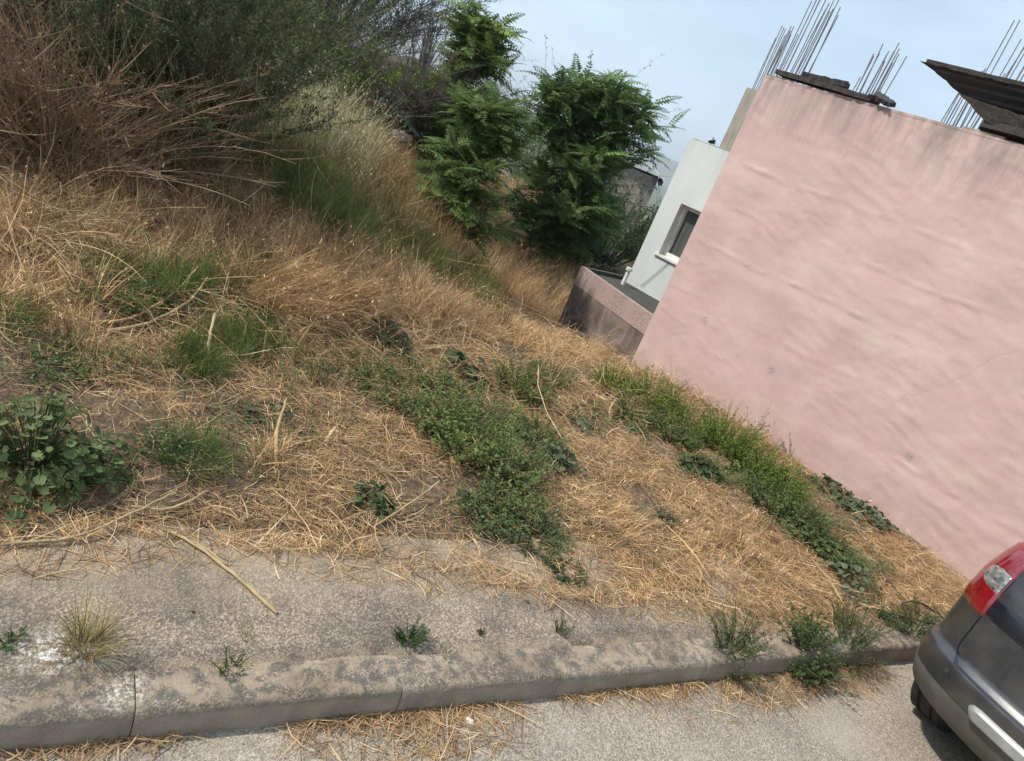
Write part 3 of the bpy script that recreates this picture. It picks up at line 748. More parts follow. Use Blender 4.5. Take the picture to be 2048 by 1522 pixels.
for sgn in (1, -1):
    def li(z): return .698 + .0 * z
    def lo_(z):
        t = (z - .835) / (1.19 - .835)
        return .862 + .012 * math.sin(min(1, max(0, t)) * math.pi) - .07 * max(0, t - .5)
    def s_(f): return (lambda z: sgn * f(z))
    A_, B_ = (li, lo_) if sgn > 0 else (lo_, li)
    lamp = patch('tail_light', M['red'], .835, 1.19, s_(A_), s_(B_), .014, 22, 22, thick=.012)
    lamp['label'] = 'red tail light with clear middle lens'
    def ci(z): return .700
    def co_(z):
        t = (z - .962) / .098
        return .832 - .05 * (2 * t - 1) ** 4 - .012 * t
    A_, B_ = (ci, co_) if sgn > 0 else (co_, ci)
    patch('clear_lens', M['clear'], .962, 1.06, s_(A_), s_(B_), .020, 12, 14, lamp, thick=.005)
    q = patch('parking_sensor', M['plastic'], .535, .56, cst(sgn * .66 - .012), cst(sgn * .66 + .012), .003, 4, 4)
patch('bumper_lower', M['lower'], .25, .455, cst(-.86), cst(.86), .006, 10, 50, thick=.004)
patch('skid_strip', M['silver'], .462, .525, lambda z: -.50 + .03 * (2 * (z - .4935) / .063) ** 2, lambda z: .50 - .03 * (2 * (z - .4935) / .063) ** 2, .030, 12, 40, thick=.03)
for sgn in (1, -1):                                    # side windows
    hv = []
    zz = np.linspace(1.14, 1.50, 6)
    P = np.zeros((6, 12, 3))
    for k, z in enumerate(zz):
        xs = np.linspace(4.75 + (z - 1.14) * .3, 6.75 - (z - 1.14) * 1.1, 12)
        P[k] = np.stack([xs - 6.0, np.full(12, sgn * (np.interp(z, zt_, hw_) + .006)), np.full(12, z)], -1)
    F = grid_faces(6, 12)
    Geo().add(P.reshape(-1, 3), F if sgn > 0 else F[:, ::-1]).build('side_window', M['glass'], car, smooth=True)
    for wx in WX:
        a = np.linspace(0, 2 * math.pi, 49)[:-1]
        prof = [(.20, -.10), (.24, -.108), (.29, -.110), (.318, -.100), (.326, -.085), (.328, -.045), (.320, -.040), (.320, -.034), (.330, -.030), (.331, 0), (.330, .030), (.320, .034), (.320, .040), (.328, .045), (.326, .085), (.318, .100), (.29, .110), (.24, .108), (.20, .10)]
        V = np.array([[(r_ * math.cos(t), w_, r_ * math.sin(t)) for r_, w_ in prof] for t in a])
        k = len(prof); n_ = len(a)
        i = np.arange(n_)[:, None] * k + np.arange(k - 1)[None, :]; i2 = ((np.arange(n_) + 1) % n_)[:, None] * k + np.arange(k - 1)[None, :]
        F = np.stack([i, i + 1, i2 + 1, i2], -1).reshape(-1, 4)
        g = Geo().add(V.reshape(-1, 3), F)
        for t in np.linspace(0, 2 * math.pi, 56)[:-1]:     # tread blocks
            for w0, w1 in ((-.088, -.048), (.048, .088)):
                c_, s2 = math.cos(t), math.sin(t); c3, s3 = math.cos(t + .085), math.sin(t + .085)
                q = []
                for rr_ in (.322, .334):
                    for (cc, s4) in ((c_, s2), (c3, s3)):
                        for w_ in (w0, w1): q.append((rr_ * cc, w_, rr_ * s4))
                g.add(q, [[4, 5, 7, 6], [0, 4, 6, 2], [1, 3, 7, 5], [0, 1, 5, 4], [2, 6, 7, 3]])
        wheel = g.build('wheel', M['rubber'], car, smooth=False); wheel.location = (wx - 6.0, sgn * (.80 if sgn < 0 else .785), .334)
        rim = tube([(0, -.09, 0), (0, .085, 0), (0, .088, 0), (0, .07, 0)], [.205, .205, .16, .02], sides=24).build('rim', M['alloy'], wheel)

# ------------------------------------------------------------------ plants: builders
def gpt(x, y):
    if y < 1.8: return 0.0
    if y < 1.975: return .123
    if y < 2.62: return float(max(pavz(x, y), ground(x, y)))
    return float(ground(x, y))
def blades(N, base, L, W, lean, col, K=5, bend=.6, az=None, rr=rng, seedheads=False):
    """curved grass blades; base (N,3), L (N), W (N), lean (N) angle from vertical"""
    az = rr.uniform(0, 2 * math.pi, N) if az is None else az
    t = np.linspace(0, 1, K)[None, :]
    th = lean[:, None] + bend * (rr.random((N, 1)) * .8 + .2) * t ** 1.5
    dt = L[:, None] / (K - 1)
    hx = np.cumsum(np.sin(th) * dt, 1) - (np.sin(th) * dt)[:, :1]; vz = np.cumsum(np.cos(th) * dt, 1) - (np.cos(th) * dt)[:, :1]
    P = np.stack([base[:, 0:1] + hx * np.cos(az)[:, None], base[:, 1:2] + hx * np.sin(az)[:, None], base[:, 2:3] + vz], -1)
    wd = W[:, None] * (1 - .75 * t ** 1.6)
    sa = az + rr.normal(math.pi / 2, .7, N)
    S = np.stack([np.cos(sa), np.sin(sa), np.zeros(N)], -1)
    return P, wd, S
MALLOW = []
for v in range(5):
    r_ = np.random.default_rng(300 + v)
    n_ = 15; a = np.linspace(.25, 2 * math.pi - .25, n_)
    ro = 1 + .10 * np.cos(5 * a) + r_.normal(0, .04, n_)
    outer = np.stack([ro * np.cos(a), ro * np.sin(a), .20 * np.cos(5 * a) * .5 + .16 + r_.normal(0, .05, n_)], -1)
    inner = np.stack([.5 * ro * np.cos(a), .5 * ro * np.sin(a), .02 + r_.normal(0, .02, n_)], -1)
    V = np.concatenate([[[0, 0, 0]], inner, outer]); F3 = []; F4 = []
    for k in range(n_ - 1):
        F3.append([0, 1 + k, 2 + k]); F4.append([1 + k, 1 + n_ + k, 2 + n_ + k, 2 + k])
    MALLOW.append((V, F3, F4))
OVATE = []
for v in range(4):
    r_ = np.random.default_rng(330 + v)
    xs = np.array([0, .18, .34, .5, .66, .82, 1.0]); wd = np.array([.03, .24, .33, .33, .27, .16, .0]) * (1 + r_.normal(0, .05, 7))
    zc = .16 * xs - .34 * xs ** 2
    mid = np.stack([xs, 0 * xs, zc], -1)
    tooth = 1 + .12 * np.array([1, -1, 1, -1, 1, -1, 0])
    lf = np.stack([xs + .02, wd * tooth, zc + .16 * wd + r_.normal(0, .015, 7)], -1); rt = np.stack([xs + .02, -wd * tooth, zc + .16 * wd + r_.normal(0, .015, 7)], -1)
    V = np.concatenate([mid, lf, rt]); F4 = []
    for k in range(6): F4 += [[k, k + 1, 8 + k, 7 + k], [k + 1, k, 14 + k, 15 + k]]
    OVATE.append((V, [], F4))
_LM = {}
def leaf_mesh(kind, v, col, ci):
    key = (kind, v, ci, tuple(col))
    if key not in _LM:
        V, F3, F4 = (MALLOW if kind == 'mallow' else OVATE)[v]
        g = Geo(); k = np.array([.72, 1.0, 1.3][ci])
        g.add(V, F4, np.array(col) * k)
        if F3: g.f3.append(np.array(F3))
        me = g.mesh('leaf', True); me.materials.append(M['leaf']); _LM[key] = me
    return _LM[key]
def leafy(name, xy, rad, h, n_, size, kind, col, label, cat='plant', group='leafy weeds on the waste ground', dome=1.0, seed=0):
    r_ = np.random.default_rng(seed + int(abs(xy[0] * 1000 + xy[1] * 77)))
    z0 = gpt(*xy)
    o = thing(name, (xy[0], xy[1], z0), label, cat, group)
    P0, P1 = [], []
    nv = 5 if kind == 'mallow' else 4
    for i in range(n_):
        a = r_.uniform(0, 2 * math.pi); q = math.sqrt(r_.random()) * (1 + .25 * math.sin(3 * a + seed))
        x, y = rad * q * math.cos(a), rad * q * math.sin(a)
        top = h * (1 - .75 * min(q, 1) ** 2 * dome) * r_.uniform(.45, 1.05)
        z = float(gpt(xy[0] + x, xy[1] + y)) - z0 + max(.012, top)
        sz = size * r_.uniform(.55, 1.15)
        ob = bpy.data.objects.new('leaf', leaf_mesh(kind, r_.integers(nv), col, r_.choice(3, p=[.3, .45, .25])))
        COL.objects.link(ob); ob.parent = o; ob.location = (x, y, z); ob.scale = (sz,) * 3
        out = a + r_.normal(0, .6)
        tilt = r_.normal(.35, .55) + .25 * q
        if kind == 'mallow':
            ob.rotation_euler = (Matrix.Rotation(out, 3, 'Z') @ Matrix.Rotation(tilt, 3, 'Y') @ Matrix.Rotation(math.pi + r_.normal(0, .3), 3, 'Z')).to_euler()
        else:
            ob.rotation_euler = (Matrix.Rotation(out, 3, 'Z') @ Matrix.Rotation(-.5 + .9 * q + r_.normal(0, .3), 3, 'Y') @ Matrix.Rotation(r_.normal(0, .3), 3, 'X')).to_euler()
        P0.append((x * .25, y * .25, .0)); P1.append((x, y, z))
    P0 = np.array(P0); P1 = np.array(P1); mid = (P0 + P1) / 2 + np.array([0, 0, .25 * h])
    t = np.linspace(0, 1, 5)[None, :, None]
    C_ = P0[:, None] * (1 - t) ** 2 + 2 * mid[:, None] * t * (1 - t) + P1[:, None] * t ** 2
    tubes(C_, np.full((n_, 5), .0016), vary((.10, .13, .05), n_, .3), 3).build('stem', M['leaf'], o)
    return o
def bushy(name, xy, rad, h, ns, nl, ll, lw, col, label, cat='weed', group='green weeds on the waste ground', up=.35, seed=0, curl=.35, stemcol=(.10, .13, .05), parts=True):
    r_ = np.random.default_rng(seed + int(abs(xy[0] * 911 + xy[1] * 517)))
    z0 = gpt(*xy)
    a = r_.uniform(0, 2 * math.pi, ns); q = np.sqrt(r_.random(ns)) * rad
    bx_, by_ = .55 * q * np.cos(a), .55 * q * np.sin(a)
    bz = np.array([gpt(xy[0] + u, xy[1] + v) for u, v in zip(bx_, by_)]) - z0
    L = h * r_.uniform(.55, 1.15, ns) * (1 - .35 * (q / rad) ** 2)
    P, wd, S = blades(ns, np.stack([bx_, by_, bz], -1), L, np.full(ns, .004), np.abs(r_.normal(up, .22, ns)) + .3 * q / rad, None, K=7, bend=curl, az=a + r_.normal(0, .5, ns), rr=r_)
    g1 = tubes(P, np.tile(np.linspace(.0022, .0009, 7), (ns, 1)), vary(stemcol, ns, .3, r=r_), 3)
    # leaves along the stems
    idx = r_.integers(0, ns, nl); t = r_.uniform(.12, 1.0, nl) * 6
    k = np.minimum(t.astype(int), 5); f = (t - k)[:, None]
    pos = P[idx, k] * (1 - f) + P[idx, k + 1] * f
    la = r_.uniform(0, 2 * math.pi, nl); el = r_.normal(.25, .45, nl)
    D = np.stack([np.cos(la) * np.cos(el), np.sin(la) * np.cos(el), np.sin(el)], -1)
    U = unit(np.stack([r_.normal(0, .35, nl), r_.normal(0, .35, nl), np.ones(nl)], -1))
    sz = r_.uniform(.55, 1.2, nl)
    g2 = leaves(pos, D, U, ll * sz, lw * sz, vary(col, nl, .35, .12, r_), .2)
    o = thing(name, (xy[0], xy[1], z0), label, cat, group)
    g1.build('stem', M['leaf'], o); g2.build('foliage', M['leaf'], o)
    return o
def tuft(name, xy, rad, h, nb, col, label, cat='grass tuft', group='grass tufts', w=.003, mat='leaf', lean=.35, bend=.9, seed=0):
    r_ = np.random.default_rng(seed + int(abs(xy[0] * 611 + xy[1] * 317)))
    z0 = gpt(*xy)
    a = r_.uniform(0, 2 * math.pi, nb); q = np.sqrt(r_.random(nb)) * rad
    base = np.stack([q * np.cos(a), q * np.sin(a), np.array([gpt(xy[0] + u, xy[1] + v) for u, v in zip(q * np.cos(a), q * np.sin(a))]) - z0], -1)
    P, wd, S = blades(nb, base, h * r_.uniform(.4, 1.15, nb), np.full(nb, w) * r_.uniform(.6, 1.3, nb), np.abs(r_.normal(0, lean, nb)) + .4 * q / rad, None, 6, bend, a + r_.normal(0, .7, nb), r_)
    cols = vary(col, nb, .35, .12, r_) if np.ndim(col[0]) == 0 else np.concatenate([vary(c_, 1, .3, .1, r_) for c_ in [col[k] for k in r_.integers(0, len(col), nb)]])
    o = strips(P, wd, S, cols).build(name, M[mat])
    o.location = (xy[0], xy[1], z0)
    return tag(o, label, cat, group)
def in_poly(n_, cx, cy, rx, ry, r_): 
    a = r_.uniform(0, 2 * math.pi, n_); q = np.sqrt(r_.random(n_))
    return cx + rx * q * np.cos(a), cy + ry * q * np.sin(a)

# ------------------------------------------------------------------ straw litter and standing dry grass (uncountable)
STRAW = np.array([(.52, .352, .190), (.43, .276, .140), (.31, .19, .094), (.65, .49, .31), (.19, .12, .068)])
def strawcol(n_, r_, k=1.0):
    w_ = r_.choice(5, n_, p=[.28, .27, .20, .11, .14])
    return np.clip(STRAW[w_] * (1 + .25 * (r_.random((n_, 1)) * 2 - 1)) * k, 0, 1)
def litter(name, pts, Lr, Wr, hmax, label, seed, K=4, tilt=.22, k=1.0, flat=None):
    r_ = np.random.default_rng(seed)
    n_ = len(pts)
    L = r_.uniform(*Lr, n_) * r_.choice([1, 1, 1.5, .6], n_); W = r_.uniform(*Wr, n_)
    az = r_.uniform(0, 2 * math.pi, n_); el = r_.normal(0, tilt, n_); cv = r_.normal(0, .5, n_)
    t = np.linspace(-.5, .5, K)[None, :]
    a_ = az[:, None] + cv[:, None] * t
    x = pts[:, 0:1] + np.cos(a_) * t * L[:, None] * np.cos(el)[:, None]; y = pts[:, 1:2] + np.sin(a_) * t * L[:, None] * np.cos(el)[:, None]
    zg = (flat if flat is not None else gmax)(x, y)
    z = np.maximum(zg + .002, zg.mean(1, keepdims=True) + r_.random((n_, 1)) ** 2 * hmax + np.sin(el)[:, None] * t * L[:, None] - .06 * L[:, None] * t ** 2)
    S = np.stack([-np.sin(az), np.cos(az), r_.normal(0, .5, n_)], -1)
    o = strips(np.stack([x, y, z], -1), np.tile(W[:, None], (1, K)) * np.array([.7, 1, .95, .6])[None, :K], unit(S), strawcol(n_, r_, k)).build(name, M['straw'])
    return tag(o, label, 'straw', kind='stuff')
r0 = np.random.default_rng(11)
def outside(x, y):
    """not inside the pink house, the shed or the white house"""
    d_ = (x - A0[0]) * nv[0] + (y - A0[1]) * nv[1]; s_ = (x - A0[0]) * wv[0] + (y - A0[1]) * wv[1]
    return ((d_ < -.03) | (s_ > .0)) & ~((s_ >= 0) & (y < 8.25) & (x > 5.72)) & ~((d_ > 1.2) & (s_ < 1.55))
def gmax(x, y):
    return np.where((y > 1.975) & (y < 2.88), np.maximum(pavz(x, y), ground(x, y)), ground(x, y))
def field_pts(n_, y0, y1, x0, x1, dens=None):
    x = r0.uniform(x0, x1, n_ * 2); y = r0.uniform(y0, y1, n_ * 2)
    e = 2.58 - .34 * sm(.9, 2.6, x) - .22 * sm(2.6, 4.2, x) + .16 * (fbm(x * 2.2, x * 0 + 3, 131) - .5) + .02
    keep = y > e
    wl = outside(x, y)
    keep &= wl & (r0.random(n_ * 2) < sm(.30, .62, fbm(x * 2.3, y * 2.3, 137)) * .85 + .15)
    return np.stack([x[keep], y[keep]], -1)[:n_]
litter('straw_litter', field_pts(80000, 2.1, 4.6, -2.4, 6.8), (.03, .17), (.0013, .0034), .05, 'cut dry straw lying over the bare soil near the pavement', 1, k=1.12)
litter('straw_litter', field_pts(58000, 4.2, 9.5, -2.6, 6.2), (.06, .30), (.0018, .0042), .14, 'dry straw lying further back on the waste ground', 2, k=1.15, tilt=.35)
litter('straw_litter', field_pts(9000, 2.0, 2.9, 1.2, 6.6), (.05, .24), (.0016, .004), .03, 'dry straw covering the right part of the pavement edge', 6, k=1.12)
litter('straw_tangle', field_pts(1500, 4.0, 9.0, -1.2, 5.6), (.2, .6), (.0025, .0045), .34, 'long tangled dry stalks caught in the standing grass', 7, k=1.12, tilt=.55)
litter('straw_stalks', field_pts(1050, 2.15, 5.0, -2.4, 6.4), (.14, .42), (.003, .006), .09, 'thicker loose dry stalks strewn over the straw', 3, k=1.15, tilt=.3)
# spill over the pavement edge and on the road
def spill(cx, cy, rx, ry, n_): 
    x, y = in_poly(n_, cx, cy, rx, ry, r0); return np.stack([x, y], -1)
pv = np.concatenate([spill(x_, y_, .35, .12, k_) for x_, y_, k_ in ((-1.4, 2.54, 200), (-.7, 2.54, 200), (.1, 2.52, 220), (.6, 2.58, 130), (1.3, 2.5, 150), (1.8, 2.42, 170), (2.4, 2.30, 200), (3.0, 2.2, 260), (3.6, 2.08, 260), (4.2, 2.05, 220), (4.8, 2.05, 200))])
litter('straw_spill', pv, (.04, .20), (.0015, .004), .012, 'loose straw spilt over the edge of the pavement', 4, tilt=.08, flat=lambda x, y: np.maximum(pavz(x, y), ground(x, y)))
rv = np.concatenate([spill(*(1.29, 1.80), .40, .22, 520), spill(*(1.58, 1.78), .32, .22, 360), spill(*(2.37, 1.82), .30, .07, 260), spill(*(2.74, 1.81), .28, .08, 300), spill(*(3.43, 1.75), .40, .16, 650), spill(*(4.07, 1.78), .45, .18, 650), spill(*(0.30, 1.86), .3, .05, 160), spill(*(3.00, 1.68), .5, .15, 110)])
rv[:, 1] = np.minimum(rv[:, 1], 1.785)
litter('road_straw', rv, (.04, .20), (.0015, .004), .02, 'dry straw swept into the gutter beside the kerb', 5, tilt=.1, flat=lambda x, y: 0 * x + .006)

# standing grass in zones: (centre), rx, ry, blades, height, colour set
def standing(name, zones, label, seed, colf, W=(.002, .004), lean=.45, bend=.9, mat='straw', cat='grass', heads=0.0):
    r_ = np.random.default_rng(seed); g = Geo()
    for (c_, rx, ry, nb, h, *dr) in zones:
        nt = max(6, nb // 26)
        tx, ty = in_poly(nt, c_[0], c_[1], rx, ry, r_)
        k = r_.integers(0, nt, nb)
        x = tx[k] + r_.normal(0, .035, nb); y = ty[k] + r_.normal(0, .035, nb)
        ok = (y > 2.12) & outside(x, y)
        x, y, k = x[ok], y[ok], k[ok]; n_ = len(x)
        base = np.stack([x, y, ground(x, y) - .005], -1)
        tl = r_.normal(0, lean * .6, nt)
        az = (r_.uniform(0, 2 * math.pi, nt))[k] + r_.normal(0, .8, n_)
        if dr: az = dr[0] + r_.normal(0, .6, n_)
        L = h * r_.uniform(.45, 1.15, n_) * r_.uniform(.45, 1.3, nt)[k]
        P, wd, S = blades(n_, base, L, r_.uniform(*W, n_), np.abs(tl[k] + r_.normal(0, lean * .6, n_)) + (.35 if dr else 0), None, 5, bend, az, r_)
        cc = colf(n_, r_) * (r_.uniform(.55, 1.3, nt)[k])[:, None]
        strips(P, wd, S, cc, g)
        if heads:
            m_ = r_.random(n_) < heads
            pt = P[m_, -1]; nh = len(pt)
            for q in range(3):
                dd = unit(np.stack([r_.normal(0, .5, nh), r_.normal(0, .5, nh), r_.normal(-.3, .4, nh)], -1))
                leaves(pt - dd * .01 * q, dd, np.tile([0, 0, 1.], (nh, 1)), np.full(nh, .024), np.full(nh, .006), cc[m_] * 1.15, .1, g)
    o = g.build(name, M[mat]); return tag(o, label, cat, kind='stuff')
GOLD = lambda n_, r_: strawcol(n_, r_, 1.3)
BROWN = lambda n_, r_: strawcol(n_, r_, .95) * np.array([1.0, .95, .88])
GREEN = lambda n_, r_: vary((.15, .19, .055), n_, .4, .15, r_)
OAT = lambda n_, r_: np.where(r_.random((n_, 1)) < .6, vary((.62, .57, .38), n_, .2, .05, r_), vary((.17, .19, .07), n_, .3, .1, r_))
MIXG = lambda n_, r_: np.where(r_.random((n_, 1)) < .55, vary((.11, .13, .045), n_, .35, .1, r_), strawcol(n_, r_, .9))
standing('dry_grass', [
    ((1.35, 4.87), .35, .30, 1900, .55, -1.0), ((1.70, 5.19), .30, .30, 1700, .50, -1.1), ((1.90, 5.01), .22, .25, 900, .50, -1.6),
    ((2.53, 5.39), .40, .35, 1900, .36), ((2.99, 5.54), .45, .40, 1900, .30), ((3.80, 6.02), .5, .45, 2200, .22), ((4.32, 6.01), .45, .35, 1500, .18), ((5.05, 6.09), .4, .3, 900, .2),
    ((0.96, 5.65), .7, .5, 1500, .30), ((1.50, 5.87), .6, .5, 1500, .30), ((1.88, 5.68), .5, .4, 1500, .36), ((2.35, 5.77), .5, .4, 1500, .36),
    ((5.75, 8.52), .5, .55, 2600, .5), ((5.57, 8.86), .6, .6, 2600, .6), ((6.79, 10.00), .6, .6, 2400, .65), ((6.13, 10.31), .7, .7, 2600, .6), ((7.71, 12.06), .9, .9, 2200, .65), ((7.40, 12.63), .9, .9, 1800, .6), ((8.33, 13.91), 1.4, 1.4, 2400, .8), ((8.72, 15.26), 1.3, 1.3, 2600, .7), ((8.31, 14.52), 1.2, 1.2, 1800, .7), ((7.82, 13.90), 1.2, 1.2, 1500, .7),
    ((-0.00, 5.09), .8, .5, 1500, .32), ((0.41, 5.10), .7, .4, 1200, .26), ((-0.05, 4.50), .4, .3, 600, .28), ((0.17, 4.26), .4, .25, 500, .30),
    ((6.39, 6.70), .35, .3, 700, .28), ((6.33, 6.26), .3, .2, 400, .28), ((3.07, 2.83), .25, .12, 420, .22, -.6), ((3.04, 2.96), .25, .12, 320, .2, -.6),
    ((3.79, 2.69), .4, .25, 700, .14), ((4.10, 2.61), .4, .2, 700, .14), ((4.27, 3.06), .3, .2, 500, .14), ((3.57, 3.41), .35, .2, 500, .12), ((1.02, 3.13), .1, .1, 160, .22),
    ((-1.2, 4.2), .8, .8, 900, .25), ((-1.6, 5.6), .8, .9, 1200, .32), ((-1.5, 7.2), .8, .9, 1200, .36), ((6.71, 3.19), .25, .15, 420, .22), ((7.03, 2.86), .22, .14, 420, .26), ((7.18, 2.68), .2, .12, 320, .26), ((6.85, 3.51), .2, .12, 250, .2), ((7.37, 4.69), .3, .12, 240, .22), ((6.84, 5.98), .3, .12, 260, .22)],
    'standing dry golden grass in uneven clumps across the waste ground', 21, GOLD, lean=.7, bend=1.1, heads=.12)
standing('brown_grass', [
    ((0.67, 5.90), .9, .6, 1700, .32), ((1.35, 6.55), .8, .6, 1700, .32), ((2.00, 7.24), .8, .8, 1500, .36), ((3.15, 8.18), .9, .9, 2400, .55), ((3.47, 8.04), .7, .7, 1700, .5), ((2.96, 8.79), 1.0, 1.0, 1800, .6),
    ((2.80, 9.23), .9, .9, 1300, .5), ((4.04, 9.85), .7, .7, 900, .35), ((4.42, 8.97), .6, .6, 1300, .45), ((1.11, 7.54), .8, .6, 1200, .6), ((3.61, 9.89), .7, .6, 700, .25)],
    'brownish dry grass and withered stems on the slope behind', 22, BROWN, W=(.003, .006), lean=.7, bend=1.1)
standing('green_grass', [
    ((1.97, 6.56), .45, .4, 2550, .42), ((1.83, 7.12), .5, .5, 2380, .45), ((2.19, 6.25), .4, .35, 2040, .38), ((2.48, 6.21), .35, .3, 700, .36), ((1.70, 7.52), .6, .6, 2040, .45), ((1.48, 7.60), .6, .6, 900, .45),
    ((3.53, 6.86), .5, .5, 1200, .36), ((4.41, 7.74), .4, .4, 800, .34), ((3.03, 6.74), .4, .4, 700, .36), ((0.54, 4.64), .35, .25, 900, .28), ((0.77, 4.68), .3, .2, 500, .26),
    ((0.87, 4.14), .25, .2, 700, .20), ((1.13, 4.18), .3, .15, 600, .2), ((0.72, 3.85), .15, .12, 400, .2), ((9.04, 15.38), 1.2, 1.2, 700, .5), ((4.90, 9.15), .5, .5, 600, .4)],
    'green grass growing in strips through the dry slope', 23, GREEN, W=(.0025, .0045), lean=.35, mat='leaf')
standing('oat_grass', [
    ((2.10, 9.09), .8, .7, 2600, .75), ((2.38, 8.68), .7, .7, 2400, .7), ((2.40, 8.23), .6, .6, 900, .6), ((1.96, 9.67), .9, .8, 1500, .8), ((2.08, 7.69), .6, .6, 700, .5)],
    'pale feathery oat grass on the slope below the dark bush', 24, OAT, W=(.003, .005), lean=.35, heads=.9)
standing('mixed_grass', [
    ((2.77, 7.30), .8, .8, 1700, .5), ((3.24, 6.97), .6, .6, 1200, .45), ((2.45, 7.39), .8, .8, 1500, .5), ((1.07, 5.01), .3, .3, 800, .3), ((3.57, 6.21), .4, .4, 700, .34), ((1.63, 4.14), .3, .2, 400, .14), ((1.28, 3.63), .4, .2, 300, .12), ((0.34, 3.93), .3, .2, 300, .16)],
    'mixed green and straw coloured grass along the slope', 25, MIXG, W=(.0025, .0045), lean=.4, heads=.2)

# ------------------------------------------------------------------ single plants
MG = (.105, .145, .052); DG = (.070, .104, .046); BG = (.175, .245, .05); GG = (.125, .155, .088); YG = (.13, .17, .04)
leafy('mallow_plant', (0.08, 3.00), .32, .27, 298, .0215, 'mallow', (.125, .165, .068), 'large leafy green plant at the left edge above the pavement', seed=1)
leafy('mallow_plant', (0.23, 2.93), .17, .15, 90, .023, 'mallow', MG, 'smaller leafy plant at the right foot of the large left one', seed=2)
leafy('mallow_plant', (2.99, 3.49), .17, .13, 95, .026, 'mallow', GG, 'dark round-leaved clump right of the big central green weed', seed=3)
leafy('mallow_plant', (4.50, 3.64), .20, .12, 90, .036, 'mallow', DG, 'dark mallow with large round leaves below the bright green weeds', seed=4)
leafy('mallow_plant', (4.92, 3.59), .18, .11, 70, .028, 'mallow', MG, 'mallow between the round-leaved mallow and the bright green weeds', seed=5)
leafy('mallow_plant', (3.74, 4.28), .24, .06, 70, .028, 'mallow', GG, 'low flat grey-green mallow above the dry straw bank', seed=6)
leafy('mallow_plant', (4.25, 4.24), .20, .06, 55, .026, 'mallow', GG, 'low flat mallow just left of the bright green weeds', seed=7)
leafy('mallow_plant', (6.08, 3.55), .26, .13, 110, .030, 'mallow', GG, 'grey-green mallow close to the pink wall, upper one of two', seed=8)
leafy('mallow_plant', (6.10, 3.14), .24, .13, 110, .030, 'mallow', GG, 'grey-green mallow close to the pink wall, lower one of two', seed=9)
leafy('broad_leaf_plant', (1.50, 2.92), .12, .09, 70, .048, 'ovate', DG, 'small dark plant with toothed leaves between straw and pavement', seed=10)
leafy('broad_leaf_plant', (2.69, 4.50), .15, .20, 34, .13, 'ovate', DG, 'dark plant with a few large upright leaves in the dry grass', seed=11)
leafy('broad_leaf_plant', (2.07, 4.63), .17, .20, 70, .08, 'ovate', (.045, .075, .05), 'dark grey-green leafy plant at the foot of the golden grass', seed=12)
leafy('broad_leaf_plant', (4.95, 2.78), .22, .14, 110, .065, 'ovate', MG, 'green toothed plant above the grey-green one near the cables', seed=13)
leafy('broad_leaf_plant', (4.89, 2.38), .22, .13, 120, .055, 'ovate', GG, 'grey-green toothed plant beside the black cables', seed=14)
leafy('broad_leaf_plant', (1.07, 3.50), .14, .08, 26, .06, 'ovate', (.12, .14, .09), 'pale silvery plant on the bare soil at the middle left', seed=15)
bushy('green_weed', (2.29, 3.47), .29, .46, 100, 3000, .030, .014, (.18, .225, .075), 'big bushy green weed in the middle of the waste ground', seed=1, up=.4)
bushy('green_weed', (2.51, 3.29), .27, .30, 80, 2200, .030, .014, (.17, .205, .085), 'bushy weed at the lower right of the big central weed', seed=2, up=.5)
bushy('green_weed', (2.13, 3.72), .28, .26, 70, 1700, .028, .013, (.165, .20, .08), 'lower weed at the left of the big central weed', seed=3, up=.5)
bushy('green_weed', (3.20, 4.45), .30, .32, 120, 3600, .026, .011, (.135, .180, .05), 'upright light green weed above the central weed', seed=4, up=.25)
bushy('green_weed', (1.97, 3.99), .36, .20, 80, 1900, .024, .011, (.165, .20, .075), 'spreading green weed between the dark leafy plants', seed=5, up=.6)
bushy('green_weed', (2.42, 4.09), .32, .18, 70, 1500, .024, .011, (.16, .195, .075), 'spreading green weed below the large upright leaves', seed=6, up=.6)
bushy('green_weed', (2.17, 2.87), .22, .18, 70, 2000, .024, .010, (.125, .158, .066), 'straggling weed on the straw below the central weed', seed=7, up=.7)
bushy('green_weed', (2.42, 2.70), .22, .16, 70, 1900, .024, .009, (.125, .158, .07), 'straggling weed in the straw halfway down to the pavement', seed=8, up=.8)
bushy('green_weed', (2.49, 2.46), .15, .08, 40, 700, .022, .008, (.08, .115, .05), 'lowest straggling weed touching the pavement edge', seed=9, up=.9)
for k, (xy, rd, hh, lb) in enumerate((
        ((4.55, 4.98), .32, .34, 'first bright green weed by the wall corner, farthest of the row'),
        ((4.87, 4.78), .36, .36, 'second bright green weed of the row along the pink wall'),
        ((5.05, 4.41), .38, .38, 'third bright green weed of the row along the pink wall'),
        ((5.22, 4.10), .38, .38, 'fourth bright green weed of the row, above the round mallow'),
        ((5.27, 3.75), .34, .36, 'fifth bright green weed of the row along the pink wall'),
        ((5.27, 3.42), .30, .28, 'last bright green weed of the row, nearest the street'))):
    bushy('bright_weed', xy, rd * (1, .85, 1.1, .9, 1.05, .9)[k], hh * (.8, 1.1, .85, 1.15, .95, 1.0)[k], 150, 3600, .024 * (1, 1.15, .9, 1.2, 1, 1.1)[k], .011, np.array(BG) * (1, .9, 1.1, .95, 1.0, .9)[k], lb, 'weed', 'row of bright green weeds along the pink wall', up=.28, seed=20 + k)
